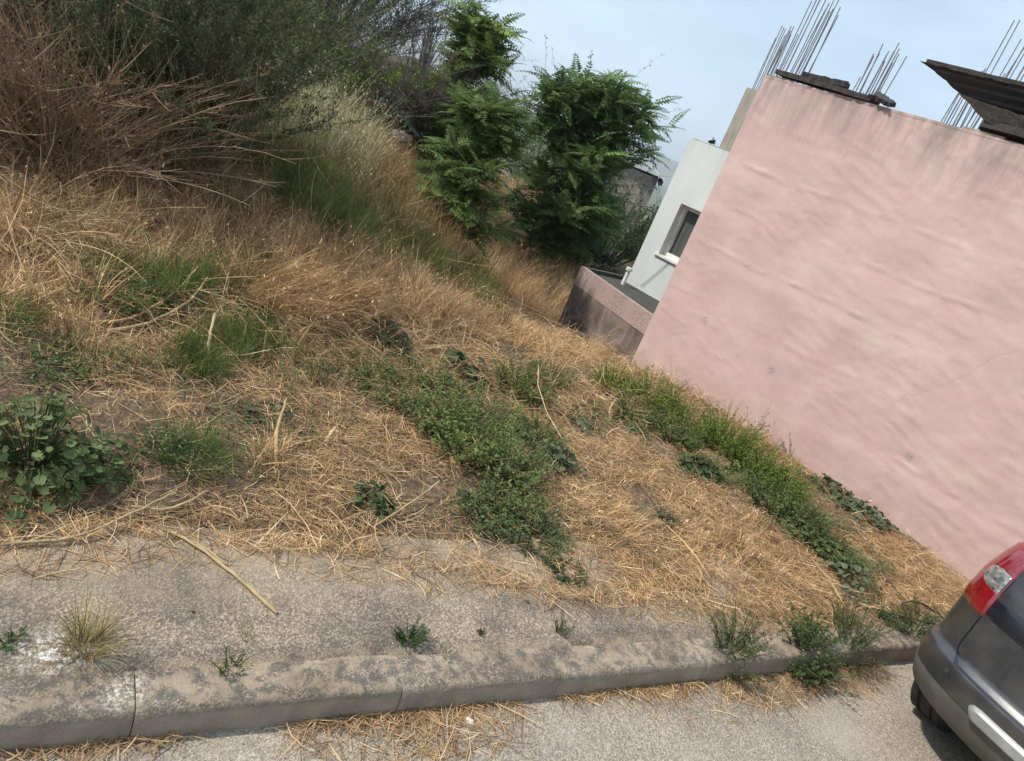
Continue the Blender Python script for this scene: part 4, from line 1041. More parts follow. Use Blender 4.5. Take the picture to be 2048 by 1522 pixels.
for k, (xy, rd, hh, lb) in enumerate((
        ((2.60, 3.79), .30, .34, 'tall light green weed at the upper right of the big central weed'),
        ((3.01, 3.79), .24, .22, 'green weed just left of the dark round-leaved clump'),
        ((2.35, 2.98), .26, .22, 'green weed spreading down the straw below the round-leaved clump'),
        ((2.29, 4.28), .30, .18, 'low green weed below the dark grey-green leafy plant'),
        ((3.78, 4.93), .26, .22, 'light green weed in the dry grass left of the bright row'))):
    bushy('green_weed', xy, rd, hh, 70, 1500, .026, .012, (.175, .21, .085), lb, 'weed', 'green weeds on the waste ground', up=.45, seed=60 + k)
for k, (xy, rd, hh, lb) in enumerate((
        ((4.43, 4.45), .30, .22, 'paler weed on the street side of the bright row, far end'),
        ((4.69, 4.16), .30, .24, 'paler weed on the street side of the bright row, beside the flat mallow'),
        ((4.90, 3.24), .30, .24, 'paler weed on the street side of the bright row, below the round mallow'),
        ((5.05, 3.00), .28, .22, 'paler weed between the bright row and the toothed plants'),
        ((5.00, 2.63), .26, .18, 'paler weed among the toothed plants near the cables'))):
    bushy('pale_weed', xy, rd, hh, 120, 3400, .024, .012, (.125, .165, .06), lb, 'weed', 'paler weeds beside the bright row', up=.5, seed=70 + k)
bushy('green_weed', (0.38, 4.43), .30, .26, 90, 2400, .026, .008, (.13, .165, .06), 'dark green feathery weed in the dry grass above the curved canes', seed=80, up=.4)
bushy('green_weed', (0.68, 4.58), .26, .24, 80, 1900, .026, .008, (.12, .155, .06), 'green feathery weed right of the one above the curved canes', seed=81, up=.4)
bushy('green_weed', (1.08, 4.50), .24, .20, 60, 1200, .026, .009, (.10, .135, .06), 'dull green weed at the foot of the leaning golden grass', seed=82, up=.5)
bushy('green_weed', (0.11, 3.68), .20, .10, 40, 700, .024, .010, (.13, .16, .06), 'low weed above the large leafy plant at the left', seed=83, up=.6)
bushy('green_weed', (5.10, 3.26), .18, .14, 50, 1000, .024, .011, MG, 'dull green weed between the bright row and the lower mallows', seed=31, up=.6)
bushy('wall_sprig', (5.91, 4.41), .06, .42, 5, 90, .026, .011, (.07, .10, .045), 'tall thin sprig standing up against the pink wall, left one', 'sprig', 'sprigs against the pink wall', up=.15, seed=32)
bushy('wall_sprig', (6.23, 4.15), .06, .36, 4, 70, .024, .010, (.07, .10, .045), 'tall thin sprig standing up against the pink wall, right one', 'sprig', 'sprigs against the pink wall', up=.45, seed=33)
bushy('green_weed', (3.56, 2.93), .07, .11, 26, 420, .022, .006, (.075, .105, .07), 'small lone grey-green weed in the middle of the straw bank', seed=34, up=.3)
bushy('kerb_weed', (3.19, 1.85), .17, .25, 50, 1100, .022, .009, (.11, .13, .05), 'green weed growing from the gutter, left of the kerb weeds', 'weed', 'weeds along the kerb', seed=41, up=.35)
bushy('kerb_weed', (3.78, 1.82), .20, .27, 80, 2400, .024, .012, (.085, .118, .046), 'dense green weed in the gutter, middle of the kerb weeds', 'weed', 'weeds along the kerb', seed=42, up=.4)
bushy('kerb_weed', (4.20, 1.84), .16, .36, 60, 1200, .018, .007, (.11, .13, .06), 'tall wispy weed in the gutter right of the dense one', 'weed', 'weeds along the kerb', seed=43, up=.3)
bushy('kerb_weed', (4.97, 1.91), .22, .22, 60, 1000, .020, .008, (.10, .125, .05), 'gutter weed half hidden behind the car', 'weed', 'weeds along the kerb', seed=44, up=.4)
bushy('pavement_weed', (4.34, 2.03), .10, .15, 26, 420, .018, .007, (.11, .125, .05), 'yellowish weed on the pavement above the kerb weeds', 'weed', 'weeds in the pavement', seed=45, up=.4)
bushy('pavement_weed', (4.83, 2.00), .12, .10, 30, 500, .020, .008, (.065, .095, .05), 'small green weed on the pavement near the black cables', 'weed', 'weeds in the pavement', seed=46, up=.5)
bushy('pavement_weed', (5.24, 2.03), .12, .16, 26, 380, .018, .007, (.075, .105, .045), 'small weed on the pavement beside the car corner', 'weed', 'weeds in the pavement', seed=47, up=.4)
bushy('pavement_weed', (1.43, 2.04), .05, .10, 30, 750, .015, .005, (.055, .105, .035), 'small dense green plant in the joint behind the kerb', 'weed', 'weeds in the pavement', seed=48, up=.5)
bushy('pavement_weed', (2.20, 2.05), .05, .10, 14, 160, .015, .005, (.11, .12, .05), 'thin pale weed in the joint right of the dense green plant', 'weed', 'weeds in the pavement', seed=49, up=.3)
bushy('pavement_weed', (1.78, 2.06), .02, .03, 10, 70, .012, .005, (.06, .10, .045), 'tiny green sprout in the joint behind the kerb', 'weed', 'weeds in the pavement', seed=50, up=.5)
bushy('pavement_weed', (0.08, 2.10), .04, .05, 10, 90, .016, .007, (.05, .14, .03), 'tiny bright sprout on the pavement at the left edge', 'weed', 'weeds in the pavement', seed=51, up=.5)
bushy('kerb_weed', (0.72, 1.94), .06, .09, 12, 120, .016, .005, (.10, .12, .04), 'small sparse weed on the kerb edge at the left', 'weed', 'weeds along the kerb', seed=52, up=.35)
tuft('dry_tuft', (0.29, 2.07), .055, .17, 240, [(.36, .27, .11), (.45, .34, .17), (.16, .17, .05), (.22, .20, .06)], 'yellow-green grass tuft growing in the joint behind the kerb', group='grass tufts', w=.0026)
tuft('green_tuft', (0.69, 3.08), .14, .20, 420, (.075, .13, .035), 'green grass tuft in the straw at the lower left', group='grass tufts', w=.0032)
tuft('green_tuft', (0.57, 3.17), .10, .15, 200, (.08, .12, .04), 'smaller green grass tuft left of the lower left one', group='grass tufts', w=.003)
tuft('green_tuft', (0.76, 3.88), .12, .17, 320, (.065, .12, .035), 'green grass tuft beside the pale upright stick', group='grass tufts', w=.003)
tuft('green_tuft', (-0.13, 4.05), .14, .24, 300, (.07, .13, .035), 'green grass tuft cut by the left picture edge', group='grass tufts', w=.003)
tuft('dry_tuft', (1.06, 3.14), .05, .24, 60, (.44, .31, .16), 'dry forked straw tuft standing on the lower left soil', group='grass tufts', w=.004, mat='straw')
tuft('dry_tuft', (0.80, 2.09), .02, .11, 26, (.26, .24, .11), 'sparse dry sprig on the pavement joint', group='grass tufts', w=.0018, mat='straw')
tuft('dry_tuft', (3.86, 4.96), .03, .40, 14, (.5, .36, .19), 'few tall bare stalks rising from the grass near the shed', group='grass tufts', w=.005, mat='straw', lean=.5)

# thin green ground cover that ties the weeds together
r_ = np.random.default_rng(99); g = Geo()
for (c_, rx, ry, nl, hh) in (((2.28, 4.04), .8, .5, 2300, .09), ((2.59, 3.57), .6, .4, 1700, .10), ((2.38, 2.83), .5, .22, 1200, .07), ((2.15, 4.47), .5, .4, 1800, .08), ((4.79, 4.44), .8, .35, 4200, .10),
        ((5.10, 3.61), .6, .3, 3600, .10), ((5.11, 2.95), .5, .3, 3200, .09), ((5.25, 2.64), .4, .25, 2200, .08), ((3.89, 4.39), .5, .25, 1500, .05), ((0.84, 4.08), .7, .35, 1800, .08), ((0.52, 3.54), .5, .3, 900, .05),
        ((1.48, 3.88), .5, .3, 900, .05), ((0.17, 3.11), .5, .25, 1600, .08), ((1.11, 3.26), .6, .3, 700, .04), ((1.48, 3.24), .3, .2, 600, .05), ((0.41, 4.53), .5, .3, 900, .12), ((0.00, 3.82), .5, .3, 900, .07)):
    x, y = in_poly(nl, c_[0], c_[1], rx, ry, r_)
    ok = (y > 2.2) & outside(x, y) & (fbm(x * 3.2, y * 3.2, 161) > .47); x, y = x[ok], y[ok]; k = len(x)
    pos = np.stack([x, y, gmax(x, y) + r_.random(k) * hh], -1)
    a = r_.uniform(0, 6.28, k); D = np.stack([np.cos(a), np.sin(a), r_.normal(.3, .4, k)], -1); U = unit(np.stack([r_.normal(0, .4, k), r_.normal(0, .4, k), np.ones(k)], -1))
    s_ = r_.uniform(.5, 1.2, k)
    leaves(pos, D, U, .026 * s_, .012 * s_, vary((.155, .19, .085), k, .4, .15, r_), .2, g)
tag(g.build('weed_cover', M['leaf']), 'sparse small green weeds spreading through the straw', 'weeds', kind='stuff')

# ------------------------------------------------------------------ loose canes, sticks and cables
def curve(pts, n_=16):
    pts = np.array(pts, float); t = np.linspace(0, len(pts) - 1, n_); k = np.minimum(t.astype(int), len(pts) - 2); f = (t - k)[:, None]
    q = np.vstack([2 * pts[0] - pts[1], pts, 2 * pts[-1] - pts[-2]])
    p0, p1, p2, p3 = q[k], q[k + 1], q[k + 2], q[k + 3]
    return .5 * (2 * p1 + (p2 - p0) * f + (2 * p0 - 5 * p1 + 4 * p2 - p3) * f ** 2 + (3 * p1 - p0 - 3 * p2 + p3) * f ** 3)
def stick(name, pts, lifts, r0_, r1_, col, label, cat, group=None, mat='straw', n_=18):
    P = np.array([(p[0], p[1], gpt(*p) + l) for p, l in zip(pts, lifts)])
    C_ = curve(P, n_); c0_ = C_[0].copy()
    C_ = C_ + rng.normal(0, .0015, C_.shape)
    rad = np.linspace(r0_, r1_, n_) * (1 + .12 * (np.arange(n_) % 5 == 0))
    rad[0] *= .5; rad[-1] *= .4
    o = tube(C_ - c0_, rad, col, 7).build(name, M[mat], smooth=True); o.location = c0_
    return tag(o, label, cat, group)
CANE = (.47, .36, .20)
stick('dry_cane', [(0.93, 2.20), (0.84, 2.35), (0.72, 2.52), (0.58, 2.68)], [.010, .010, .014, .02], .009, .005, CANE, 'long dry cane lying across the pavement', 'cane', 'loose dry canes')
stick('dry_cane', [(0.77, 2.48), (0.69, 2.58), (0.55, 2.69)], [.008, .012, .016], .006, .004, CANE, 'shorter cane beside the long one on the pavement', 'cane', 'loose dry canes')
stick('dry_cane', [(0.20, 4.10), (0.43, 4.21), (0.65, 4.48), (0.79, 4.75)], [.03, .05, .10, .16], .010, .005, (.50, .37, .20), 'upper of two curved canes lying together at the left', 'cane', 'loose dry canes')
stick('dry_cane', [(0.25, 4.05), (0.51, 4.18), (0.73, 4.43), (0.84, 4.66)], [.02, .05, .09, .14], .010, .005, (.52, .39, .22), 'lower of two curved canes lying together at the left', 'cane', 'loose dry canes')
stick('dry_cane', [(0.80, 3.90), (0.82, 4.08), (0.85, 4.25)], [.02, .08, .13], .006, .010, (.55, .43, .28), 'pale upright stick standing in the green grass', 'cane', 'loose dry canes')
stick('dry_cane', [(1.06, 3.10), (1.08, 3.29), (1.15, 3.51)], [.01, .08, .14], .011, .006, (.48, .34, .18), 'pale forked stub standing on the lower left soil', 'cane', 'loose dry canes')
stick('dry_cane', [(1.36, 3.35), (1.45, 3.49)], [.015, .03], .012, .008, (.60, .45, .28), 'short pale broken stick on the dark soil', 'cane', 'loose dry canes')
stick('dry_cane', [(1.63, 3.53), (1.80, 3.52), (2.03, 3.54)], [.02, .03, .02], .008, .006, (.20, .13, .075), 'brown stick lying across the dark soil', 'cane', 'loose dry canes')
stick('dry_cane', [(0.04, 3.88), (0.15, 3.79), (0.22, 3.93)], [.02, .04, .08], .006, .005, (.16, .14, .05), 'olive green bent stem lying at the left', 'cane', 'loose dry canes')
stick('dry_cane', [(0.02, 2.56), (0.25, 2.60), (0.45, 2.74), (0.60, 2.84)], [.012, .03, .05, .06], .007, .004, CANE, 'long cane along the left edge of the straw above the pavement', 'cane', 'loose dry canes')
stick('dry_cane', [(0.43, 2.78), (0.58, 2.77), (0.73, 2.86)], [.03, .04, .05], .006, .004, CANE, 'short cane crossing the long one above the pavement', 'cane', 'loose dry canes')
stick('dry_cane', [(1.47, 2.73), (1.76, 2.92), (1.92, 3.04)], [.02, .05, .08], .006, .004, CANE, 'cane lying right of the small toothed plant', 'cane', 'loose dry canes')
stick('dry_cane', [(3.44, 4.47), (4.14, 5.23), (4.85, 5.85)], [.02, .16, .24], .005, .003, (.5, .37, .2), 'thin dry stalk leaning out of the grass below the shed', 'cane', 'loose dry canes')
stick('dry_cane', [(1.91, 2.94), (2.19, 3.01), (2.43, 3.08)], [.02, .04, .04], .005, .003, CANE, 'thin cane lying under the big central weed', 'cane', 'loose dry canes')
stick('dry_cane', [(-0.21, 4.66), (-0.04, 4.29), (0.24, 4.09), (0.53, 4.03)], [.25, .10, .05, .03], .005, .003, (.42, .31, .17), 'long thin stalk sloping down from the left edge', 'cane', 'loose dry canes')
stick('dry_cane', [(1.36, 4.26), (1.86, 5.20), (2.10, 5.59)], [.03, .22, .30], .005, .003, (.5, .36, .19), 'long stalk leaning through the golden grass', 'cane', 'loose dry canes')
BLK = (1, 1, 1)
stick('black_cable', [(4.82, 2.49), (4.67, 2.18), (4.91, 2.08), (5.15, 1.99), (5.35, 1.92)], [.05, .02, .015, .02, .03], .006, .006, BLK, 'black cable running down from the grey-green plant to the car', 'cable', 'black cables on the pavement', 'plastic', 30)
stick('black_cable', [(5.45, 1.97), (5.36, 2.06), (5.22, 2.12), (5.07, 2.10), (5.12, 2.04)], [.03, .06, .07, .05, .02], .006, .006, BLK, 'looped black cable end beside the car', 'cable', 'black cables on the pavement', 'plastic', 30)
stick('black_cable', [(5.41, 2.49), (5.26, 2.25), (5.18, 2.14)], [.03, .04, .06], .004, .004, BLK, 'thin black cable piece above the looped cable', 'cable', 'black cables on the pavement', 'plastic', 16)
# stones and scraps
def stone(xy, s, col, label, seed, flat=.6, name='stone', cat='stone', group='small stones and scraps'):
    r_ = np.random.default_rng(seed)
    b = bmesh.new(); bmesh.ops.create_icosphere(b, subdivisions=2, radius=1)
    for v in b.verts:
        k = 1 + r_.normal(0, .10); v.co = Vector((v.co.x * s * k * 1.3, v.co.y * s * k, v.co.z * s * k * flat))
    m_ = bpy.data.meshes.new(name); b.to_mesh(m_); b.free()
    at = m_.color_attributes.new('Col', 'FLOAT_COLOR', 'POINT')
    for d_ in at.data: d_.color = (*col, 1)
    o = link(name, m_, M['stone']); o.location = (xy[0], xy[1], gpt(*xy) + s * flat * .5); o.rotation_euler = (0, 0, r_.uniform(0, 6))
    return tag(o, label, cat, group)
stone((2.09, 2.40), .013, (.03, .032, .035), 'dark flat stone on the pavement edge, upper of two', 1, .45)
stone((2.13, 2.25), .012, (.03, .032, .035), 'dark flat stone on the pavement, lower of two', 2, .4)
stone((0.63, 2.22), .006, (.03, .028, .026), 'tiny black bit on the pavement below the long cane', 3, .5)
stone((3.18, 2.23), .008, (.6, .56, .5), 'small white stone at the straw edge above the pavement', 4, .7)
stone((6.13, 2.61), .012, (.66, .64, .6), 'white pebble on the soil near the pink wall', 5, .6)
stone((1.62, 1.72), .018, (.55, .53, .5), 'pale stone on the road at the bottom edge', 6, .6)
stone((3.99, 1.72), .010, (.6, .57, .5), 'small pale stone in the gutter near the car', 7, .7)
stone((1.31, 3.47), .02, (.05, .05, .055), 'dark stone on the bare soil at the middle left', 8, .7)
# small gravel in the gutter and on the pavement
r_ = np.random.default_rng(77); ng = 900
gx_ = np.concatenate([r_.uniform(0, 5, 500), r_.uniform(0, 5, 400)]); gy_ = np.concatenate([r_.uniform(1.3, 1.79, 500), r_.uniform(1.99, 2.5, 400)])
gz_ = np.concatenate([np.full(500, .004), pavz(gx_[500:], gy_[500:]) + .001])
octa = np.array([[1, 0, 0], [0, 1, 0], [-1, 0, 0], [0, -1, 0], [0, 0, .7], [0, 0, -.4]]); of = np.array([[0, 1, 4], [1, 2, 4], [2, 3, 4], [3, 0, 4], [1, 0, 5], [2, 1, 5], [3, 2, 5], [0, 3, 5]])
sz = r_.uniform(.0012, .0042, ng)[:, None, None]
V = np.stack([gx_, gy_, gz_], -1)[:, None] + octa[None] * sz * r_.uniform(.6, 1.4, (ng, 6, 1))
F = (np.arange(ng)[:, None, None] * 6 + of[None]).reshape(-1, 3)
o = Geo().add(V.reshape(-1, 3), F, np.repeat(vary((.34, .31, .27), ng, .6, .05), 6, 0)).build('gravel', M['stone']); tag(o, 'fine grit scattered on road and pavement', 'gravel', kind='stuff')

# ------------------------------------------------------------------ trees of heaven with feathered leaves
FRONDS = []
def frond_mesh(seed, col):
    r_ = np.random.default_rng(seed); np_ = 10
    t = np.linspace(0, 1, 12); zc = .10 * t - .32 * t ** 2; yc = .06 * math.sin(seed) * t ** 2
    C_ = np.stack([t * (1 - .06 * t), yc, zc], -1)
    g = strips(C_[None], np.linspace(.016, .006, 12)[None], np.array([[0, 1., 0]]), np.array([col]) * np.array([1.3, 1.05, .9]))
    tt = np.linspace(.14, .98, np_)
    for sg in (-1, 1):
        p = np.stack([np.interp(tt, t, C_[:, k]) for k in range(3)], -1)
        L = .25 * np.interp(tt, [0.14, .4, .98], [.85, 1.0, .45]) * r_.uniform(.85, 1.1, np_)
        fw = np.interp(tt, [.1, 1], [.25, .75])
        D = unit(np.stack([fw, sg * np.ones(np_), -.28 - .25 * r_.random(np_)], -1))
        U = unit(np.stack([r_.normal(0, .18, np_), -sg * .15 + r_.normal(0, .12, np_), np.ones(np_)], -1))
        leaves(p, D, U, L, L * .42, vary(col, np_, .18, .06, r_), .10, g)
    leaves(C_[-1:], np.array([[1, 0, -.5]]), np.array([[0, 0, 1.]]), np.array([.14]), np.array([.05]), np.array([col]), .1, g)
    me = g.mesh('frond', False); me.materials.append(M['leaf']); return me, g
def ailanthus(name, base, h, lean, rc, zc0, nsh, nf, lf, col, label, seed, fill=0, taper=0.0):
    r_ = np.random.default_rng(seed)
    z0 = float(ground(*base)); o = thing(name, (base[0], base[1], z0), label, 'tree', 'feather-leaved trees below the slope')
    fm = [frond_mesh(seed * 10 + k, np.array(col) * s) for k, s in enumerate((.7, .85, 1.0, 1.0, 1.2, 1.45))]; fd = [q[1] for q in fm]; fm = [q[0] for q in fm]
    t = np.linspace(0, 1, 12)[:, None]
    top = np.array([lean[0] * h, lean[1] * h, h * .9])
    trunk = top * t + np.array([.05, -.04, 0]) * np.sin(t * 5)
    tg = tube(trunk, np.linspace(.045, .012, 12), (1, 1, 1), 8)
    sh = []
    for k in range(nsh):
        a = k * 2.399 + r_.normal(0, .3); f = r_.uniform(zc0, .95)
        p0 = np.array([np.interp(f, t[:, 0], trunk[:, q]) for q in range(3)])
        ell = math.sqrt(max(.05, 1 - ((f - (zc0 + 1) / 2) / ((1 - zc0) / 2 + .25)) ** 2))
        out = rc * ell * r_.uniform(.45, .95) * (1 + taper * (.55 - f))
        p2 = p0 + np.array([math.cos(a) * out, math.sin(a) * out, h * r_.uniform(.05, .16)])
        p1 = (p0 + p2) / 2 + np.array([0, 0, -.03])
        tt = np.linspace(0, 1, 7)[:, None]
        q = p0 * (1 - tt) ** 2 + 2 * p1 * tt * (1 - tt) + p2 * tt ** 2
        sh.append(q); tube(q, np.linspace(.014, .005, 7), (1, 1, 1), 5, tg)
    sh.append(trunk[5:]); sh.append(trunk[8:])
    tg.build('trunk', M['bark'], o, smooth=True)
    if fill:                                             # the inner mass of the crown, too close to pick apart
        gi = Geo()
        for k in range(fill):
            q = sh[r_.integers(len(sh))]; f = r_.uniform(.15, .95)
            p = np.array([np.interp(f, np.linspace(0, 1, len(q)), q[:, c_]) for c_ in range(3)])
            Rm = np.array(Matrix.Rotation(r_.uniform(0, 6.3), 3, 'Z') @ Matrix.Rotation(-r_.normal(.2, .35), 3, 'Y') @ Matrix.Rotation(r_.normal(0, .4), 3, 'X'))
            m_ = fd[r_.choice(6, p=[.25, .25, .2, .15, .1, .05])]; s = lf * r_.uniform(.6, 1.1)
            for src, dst in ((m_.f3, gi.f3), (m_.f4, gi.f4)): dst.extend([F_ + gi.n for F_ in src])
            V_ = np.concatenate(m_.v); gi.v.append(V_ * s @ Rm.T + p); gi.c.append(np.concatenate(m_.c)); gi.n += len(V_)
        gi.build('crown', M['leaf'], o)['kind'] = 'stuff'
    for k in range(nf):
        q = sh[k % len(sh)]; f = r_.uniform(.25, 1.0) ** .7
        p = np.array([np.interp(f, np.linspace(0, 1, len(q)), q[:, c_]) for c_ in range(3)])
        a = k * 2.399 + r_.normal(0, .5)
        el = r_.normal(.30, .30) + .35 * (f > .93)
        ob = bpy.data.objects.new('frond', fm[r_.choice(6, p=[.16, .2, .22, .2, .14, .08])]); COL.objects.link(ob); ob.parent = o
        ob.location = p; s = lf * r_.uniform(.65, 1.15); ob.scale = (s, s, s)
        ob.rotation_euler = (Matrix.Rotation(a, 3, 'Z') @ Matrix.Rotation(-el, 3, 'Y') @ Matrix.Rotation(r_.normal(0, .35), 3, 'X')).to_euler()
    return o
AIL = (.150, .215, .062)
ailanthus('tree_of_heaven', (4.94, 11.34), 2.55, (.00, .0), .92, .04, 64, 299, .50, AIL, 'taller slender tree with feathered leaves standing against the sky', 5, 1050, taper=1.3)
ailanthus('tree_of_heaven', (4.05, 8.21), 1.9, (-.02, .0), .70, .05, 44, 260, .44, (.118, .178, .056), 'small feather-leaved tree in front of the taller slender one', 6, 420, taper=.7)
ailanthus('tree_of_heaven', (7.62, 11.56), 3.8, (-.02, .0), 1.55, .08, 90, 300, .56, (.125, .192, .066), 'broad dark feather-leaved tree beside the white house', 7, 1900)

# ------------------------------------------------------------------ bushes, brush and background trees
def twiggy(name, base, stems, reach, h, lcount, ll, lw, lcol, tcol, label, cat, group=None, up=.35, seed=0, tw=.004, sub=3, lean=(0, 0), bend=.5, dz=0.0, trunk_r=None):
    """a shrub or tree of many arching stems with side twigs and small leaves"""
    r_ = np.random.default_rng(seed)
    z0 = float(ground(*base)) + dz
    o = thing(name, (base[0], base[1], z0), label, cat, group)
    a = r_.uniform(0, 2 * math.pi, stems); q = np.sqrt(r_.random(stems)) * reach
    b0 = np.stack([.35 * q * np.cos(a), .35 * q * np.sin(a), -.03 * np.ones(stems)], -1)
    L = h * r_.uniform(.55, 1.1, stems)
    K = 8
    P, wd, S = blades(stems, b0, L, np.full(stems, .01), np.abs(r_.normal(up, .2, stems)) + .35 * q / reach, None, K, bend, a + r_.normal(0, .3, stems), r_)
    P = P + np.linspace(0, 1, K)[None, :, None] ** 1.5 * L[:, None, None] * np.array([lean[0], lean[1], 0])
    g = tubes(P, np.tile(np.linspace(tw * 1.8, tw * .5, K), (stems, 1)), vary(tcol, stems, .3, .08, r_), 4)
    ns = stems * sub
    idx = r_.integers(0, stems, ns); t = r_.uniform(.2, .98, ns) * (K - 1); k = np.minimum(t.astype(int), K - 2); f = (t - k)[:, None]
    p0 = P[idx, k] * (1 - f) + P[idx, k + 1] * f
    d0 = unit(P[idx, k + 1] - P[idx, k]); sd_ = unit(np.stack([r_.normal(0, 1, ns), r_.normal(0, 1, ns), r_.normal(.3, .5, ns)], -1))
    ln_ = h * r_.uniform(.10, .26, ns)[:, None]
    tt = np.linspace(0, 1, 5)[None, :, None]
    dd = unit(d0 * .7 + sd_ * .8)
    Q = p0[:, None] + dd[:, None] * ln_[:, None] * tt + np.array([0, 0, .12])[None, None] * (tt ** 2) * ln_[:, None]
    tubes(Q, np.tile(np.linspace(tw * .6, tw * .25, 5), (ns, 1)), vary(tcol, ns, .35, .08, r_), 3, g)
    if trunk_r:
        tube([(0, 0, -.1), (.02, .0, h * .12), (.05, -.02, h * .25), (.04, .02, h * .4)], [trunk_r, trunk_r * .85, trunk_r * .7, trunk_r * .35], np.array(tcol) * .6, 9, g)
    g.build('branches', M['twig'], o)
    if lcount:
        n1 = int(lcount * .7)
        i1 = r_.integers(0, ns, n1); f1 = r_.uniform(0, 1, n1)[:, None]
        pos = Q[i1, 0] * (1 - f1) + Q[i1, 4] * f1
        i2 = r_.integers(0, stems, lcount - n1); t2 = r_.uniform(.3, 1, lcount - n1) * (K - 1); k2 = np.minimum(t2.astype(int), K - 2); f2 = (t2 - k2)[:, None]
        pos = np.concatenate([pos, P[i2, k2] * (1 - f2) + P[i2, k2 + 1] * f2]) + r_.normal(0, .012, (lcount, 3))
        D = unit(r_.normal(0, 1, (lcount, 3)) + np.array([0, 0, .45])); U = unit(r_.normal(0, .6, (lcount, 3)) + np.array([0, 0, 1]))
        s_ = r_.uniform(.6, 1.2, lcount)
        leaves(pos, D, U, ll * s_, lw * s_, vary(lcol, lcount, .45, .12, r_), .15).build('foliage', M['leaf'], o)
    return o
twiggy('dark_bush', (0.71, 7.00), 150, .62, 2.4, 80000, .046, .013, (.088, .102, .048), (.12, .115, .075), 'large dark grey-green bush filling the upper left', 'bush', up=.30, seed=1, tw=.0045, sub=6, lean=(-.12, .08))
twiggy('dark_bush', (1.87, 12.10), 120, .7, 2.7, 60000, .048, .014, (.078, .088, .044), (.10, .095, .065), 'dark bush behind the large one, towards the grey tree', 'bush', up=.32, seed=2, tw=.005, sub=6, lean=(-.08, .05))
twiggy('dry_brush', (-0.02, 6.43), 240, 1.0, 1.6, 7000, .03, .010, (.30, .205, .12), (.27, .185, .11), 'tangled brown dead brush at the upper left', 'brush', up=.45, seed=3, tw=.0035, sub=8, bend=.75)
twiggy('dry_brush', (-0.31, 6.81), 200, .9, 1.15, 5000, .03, .010, (.20, .13, .078), (.18, .115, .07), 'darker dead brush below the rusty panel', 'brush', up=.5, seed=4, tw=.0035, sub=8, bend=.8)
twiggy('dry_brush', (0.69, 6.65), 120, .7, .8, 3500, .03, .010, (.30, .21, .11), (.26, .18, .10), 'low brown brush at the foot of the large dark bush', 'brush', up=.5, seed=5, tw=.003, sub=8, bend=.7)
twiggy('dry_brush', (0.20, 8.02), 140, .9, 1.7, 7000, .035, .011, (.15, .13, .06), (.16, .10, .055), 'mixed green and brown brush left of the dark bush', 'brush', up=.5, seed=6, tw=.004, sub=6, bend=.9)
twiggy('dry_brush', (-0.21, 5.17), 120, .8, .75, 1500, .03, .009, (.32, .22, .11), (.36, .25, .13), 'pale dry brush at the left edge above the straw', 'brush', up=.8, seed=7, tw=.0035, sub=5, bend=1.4)
twiggy('light_shrub', (3.13, 11.30), 60, .36, 1.25, 5200, .055, .03, (.20, .28, .04), (.10, .09, .05), 'bright yellow-green shrub in front of the grey twiggy tree', 'shrub', up=.3, seed=8, tw=.005, sub=5)
twiggy('grey_tree', (4.37, 11.70), 170, 1.0, 2.2, 26000, .032, .010, (.18, .145, .125), (.16, .125, .108), 'grey-brown leafless looking tree with dark trunk on the slope', 'tree', up=.55, seed=9, tw=.006, sub=8, lean=(-.30, .22), bend=.8, trunk_r=.12)
twiggy('olive_tree', (3.58, 14.89), 150, 1.9, 4.0, 70000, .055, .016, (.085, .092, .068), (.075, .062, .052), 'dark grey olive tree rising out of the top of the picture', 'tree', up=.36, seed=10, tw=.005, sub=10, lean=(-.05, .03), bend=.6, trunk_r=.16)
def bare(base3, h, n_, seed, label, name='bare_sapling', col=(.20, .17, .16), spread=.25):
    r_ = np.random.default_rng(seed); x, y, z = base3
    o = thing(name, (x, y, z), label, 'tree', 'bare saplings against the sky')
    b = np.stack([r_.normal(0, .10, n_), r_.normal(0, .10, n_), np.zeros(n_)], -1)
    P, wd, S = blades(n_, b, h * r_.uniform(.5, 1.05, n_), np.full(n_, .01), np.abs(r_.normal(0, spread, n_)), None, 7, .25, None, r_)
    g = tubes(P, np.tile(np.linspace(.012, .004, 7), (n_, 1)), vary(col, n_, .25, .05, r_), 4)
    idx = r_.integers(0, n_, n_ * 7); k = r_.integers(2, 6, n_ * 7)
    p0 = P[idx, k]; d_ = unit(np.stack([r_.normal(0, .5, len(idx)), r_.normal(0, .5, len(idx)), np.ones(len(idx))], -1)) * (h * r_.uniform(.06, .18, len(idx)))[:, None]
    tt = np.linspace(0, 1, 3)[None, :, None]
    tubes(p0[:, None] + d_[:, None] * tt, np.tile(np.linspace(.005, .002, 3), (len(idx), 1)), vary(col, len(idx), .25, .05, r_), 3, g)
    g.build('branches', M['twig'], o)
bare((5.22, 14.06, 1.66), 2.0, 26, 1, 'bare grey sapling showing against the sky behind the slope')
bare((7.40, 22.83, 2.00), 2.4, 22, 2, 'fainter bare trees farther back against the sky', col=(.26, .27, .29), spread=.1)
twiggy('back_tree', (11.5, 19.5), 70, .9, 4.4, 9000, .07, .028, (.16, .20, .09), (.12, .10, .07), 'pale green tree behind and between the two feather-leaved trees', 'tree', up=.25, seed=12, tw=.008, sub=6, lean=(-.05, 0))
twiggy('back_shrub', (10.54, 13.71), 80, 1.0, 2.3, 9000, .07, .03, (.05, .085, .028), (.07, .06, .045), 'dense green shrub between the dark tree and the white house', 'shrub', up=.4, seed=13, tw=.007, sub=6)
twiggy('back_shrub', (8.86, 12.85), 70, .9, 1.3, 7000, .07, .03, (.035, .06, .022), (.06, .05, .04), 'dark shrub under the broad feather-leaved tree', 'shrub', up=.5, seed=14, tw=.006, sub=6)
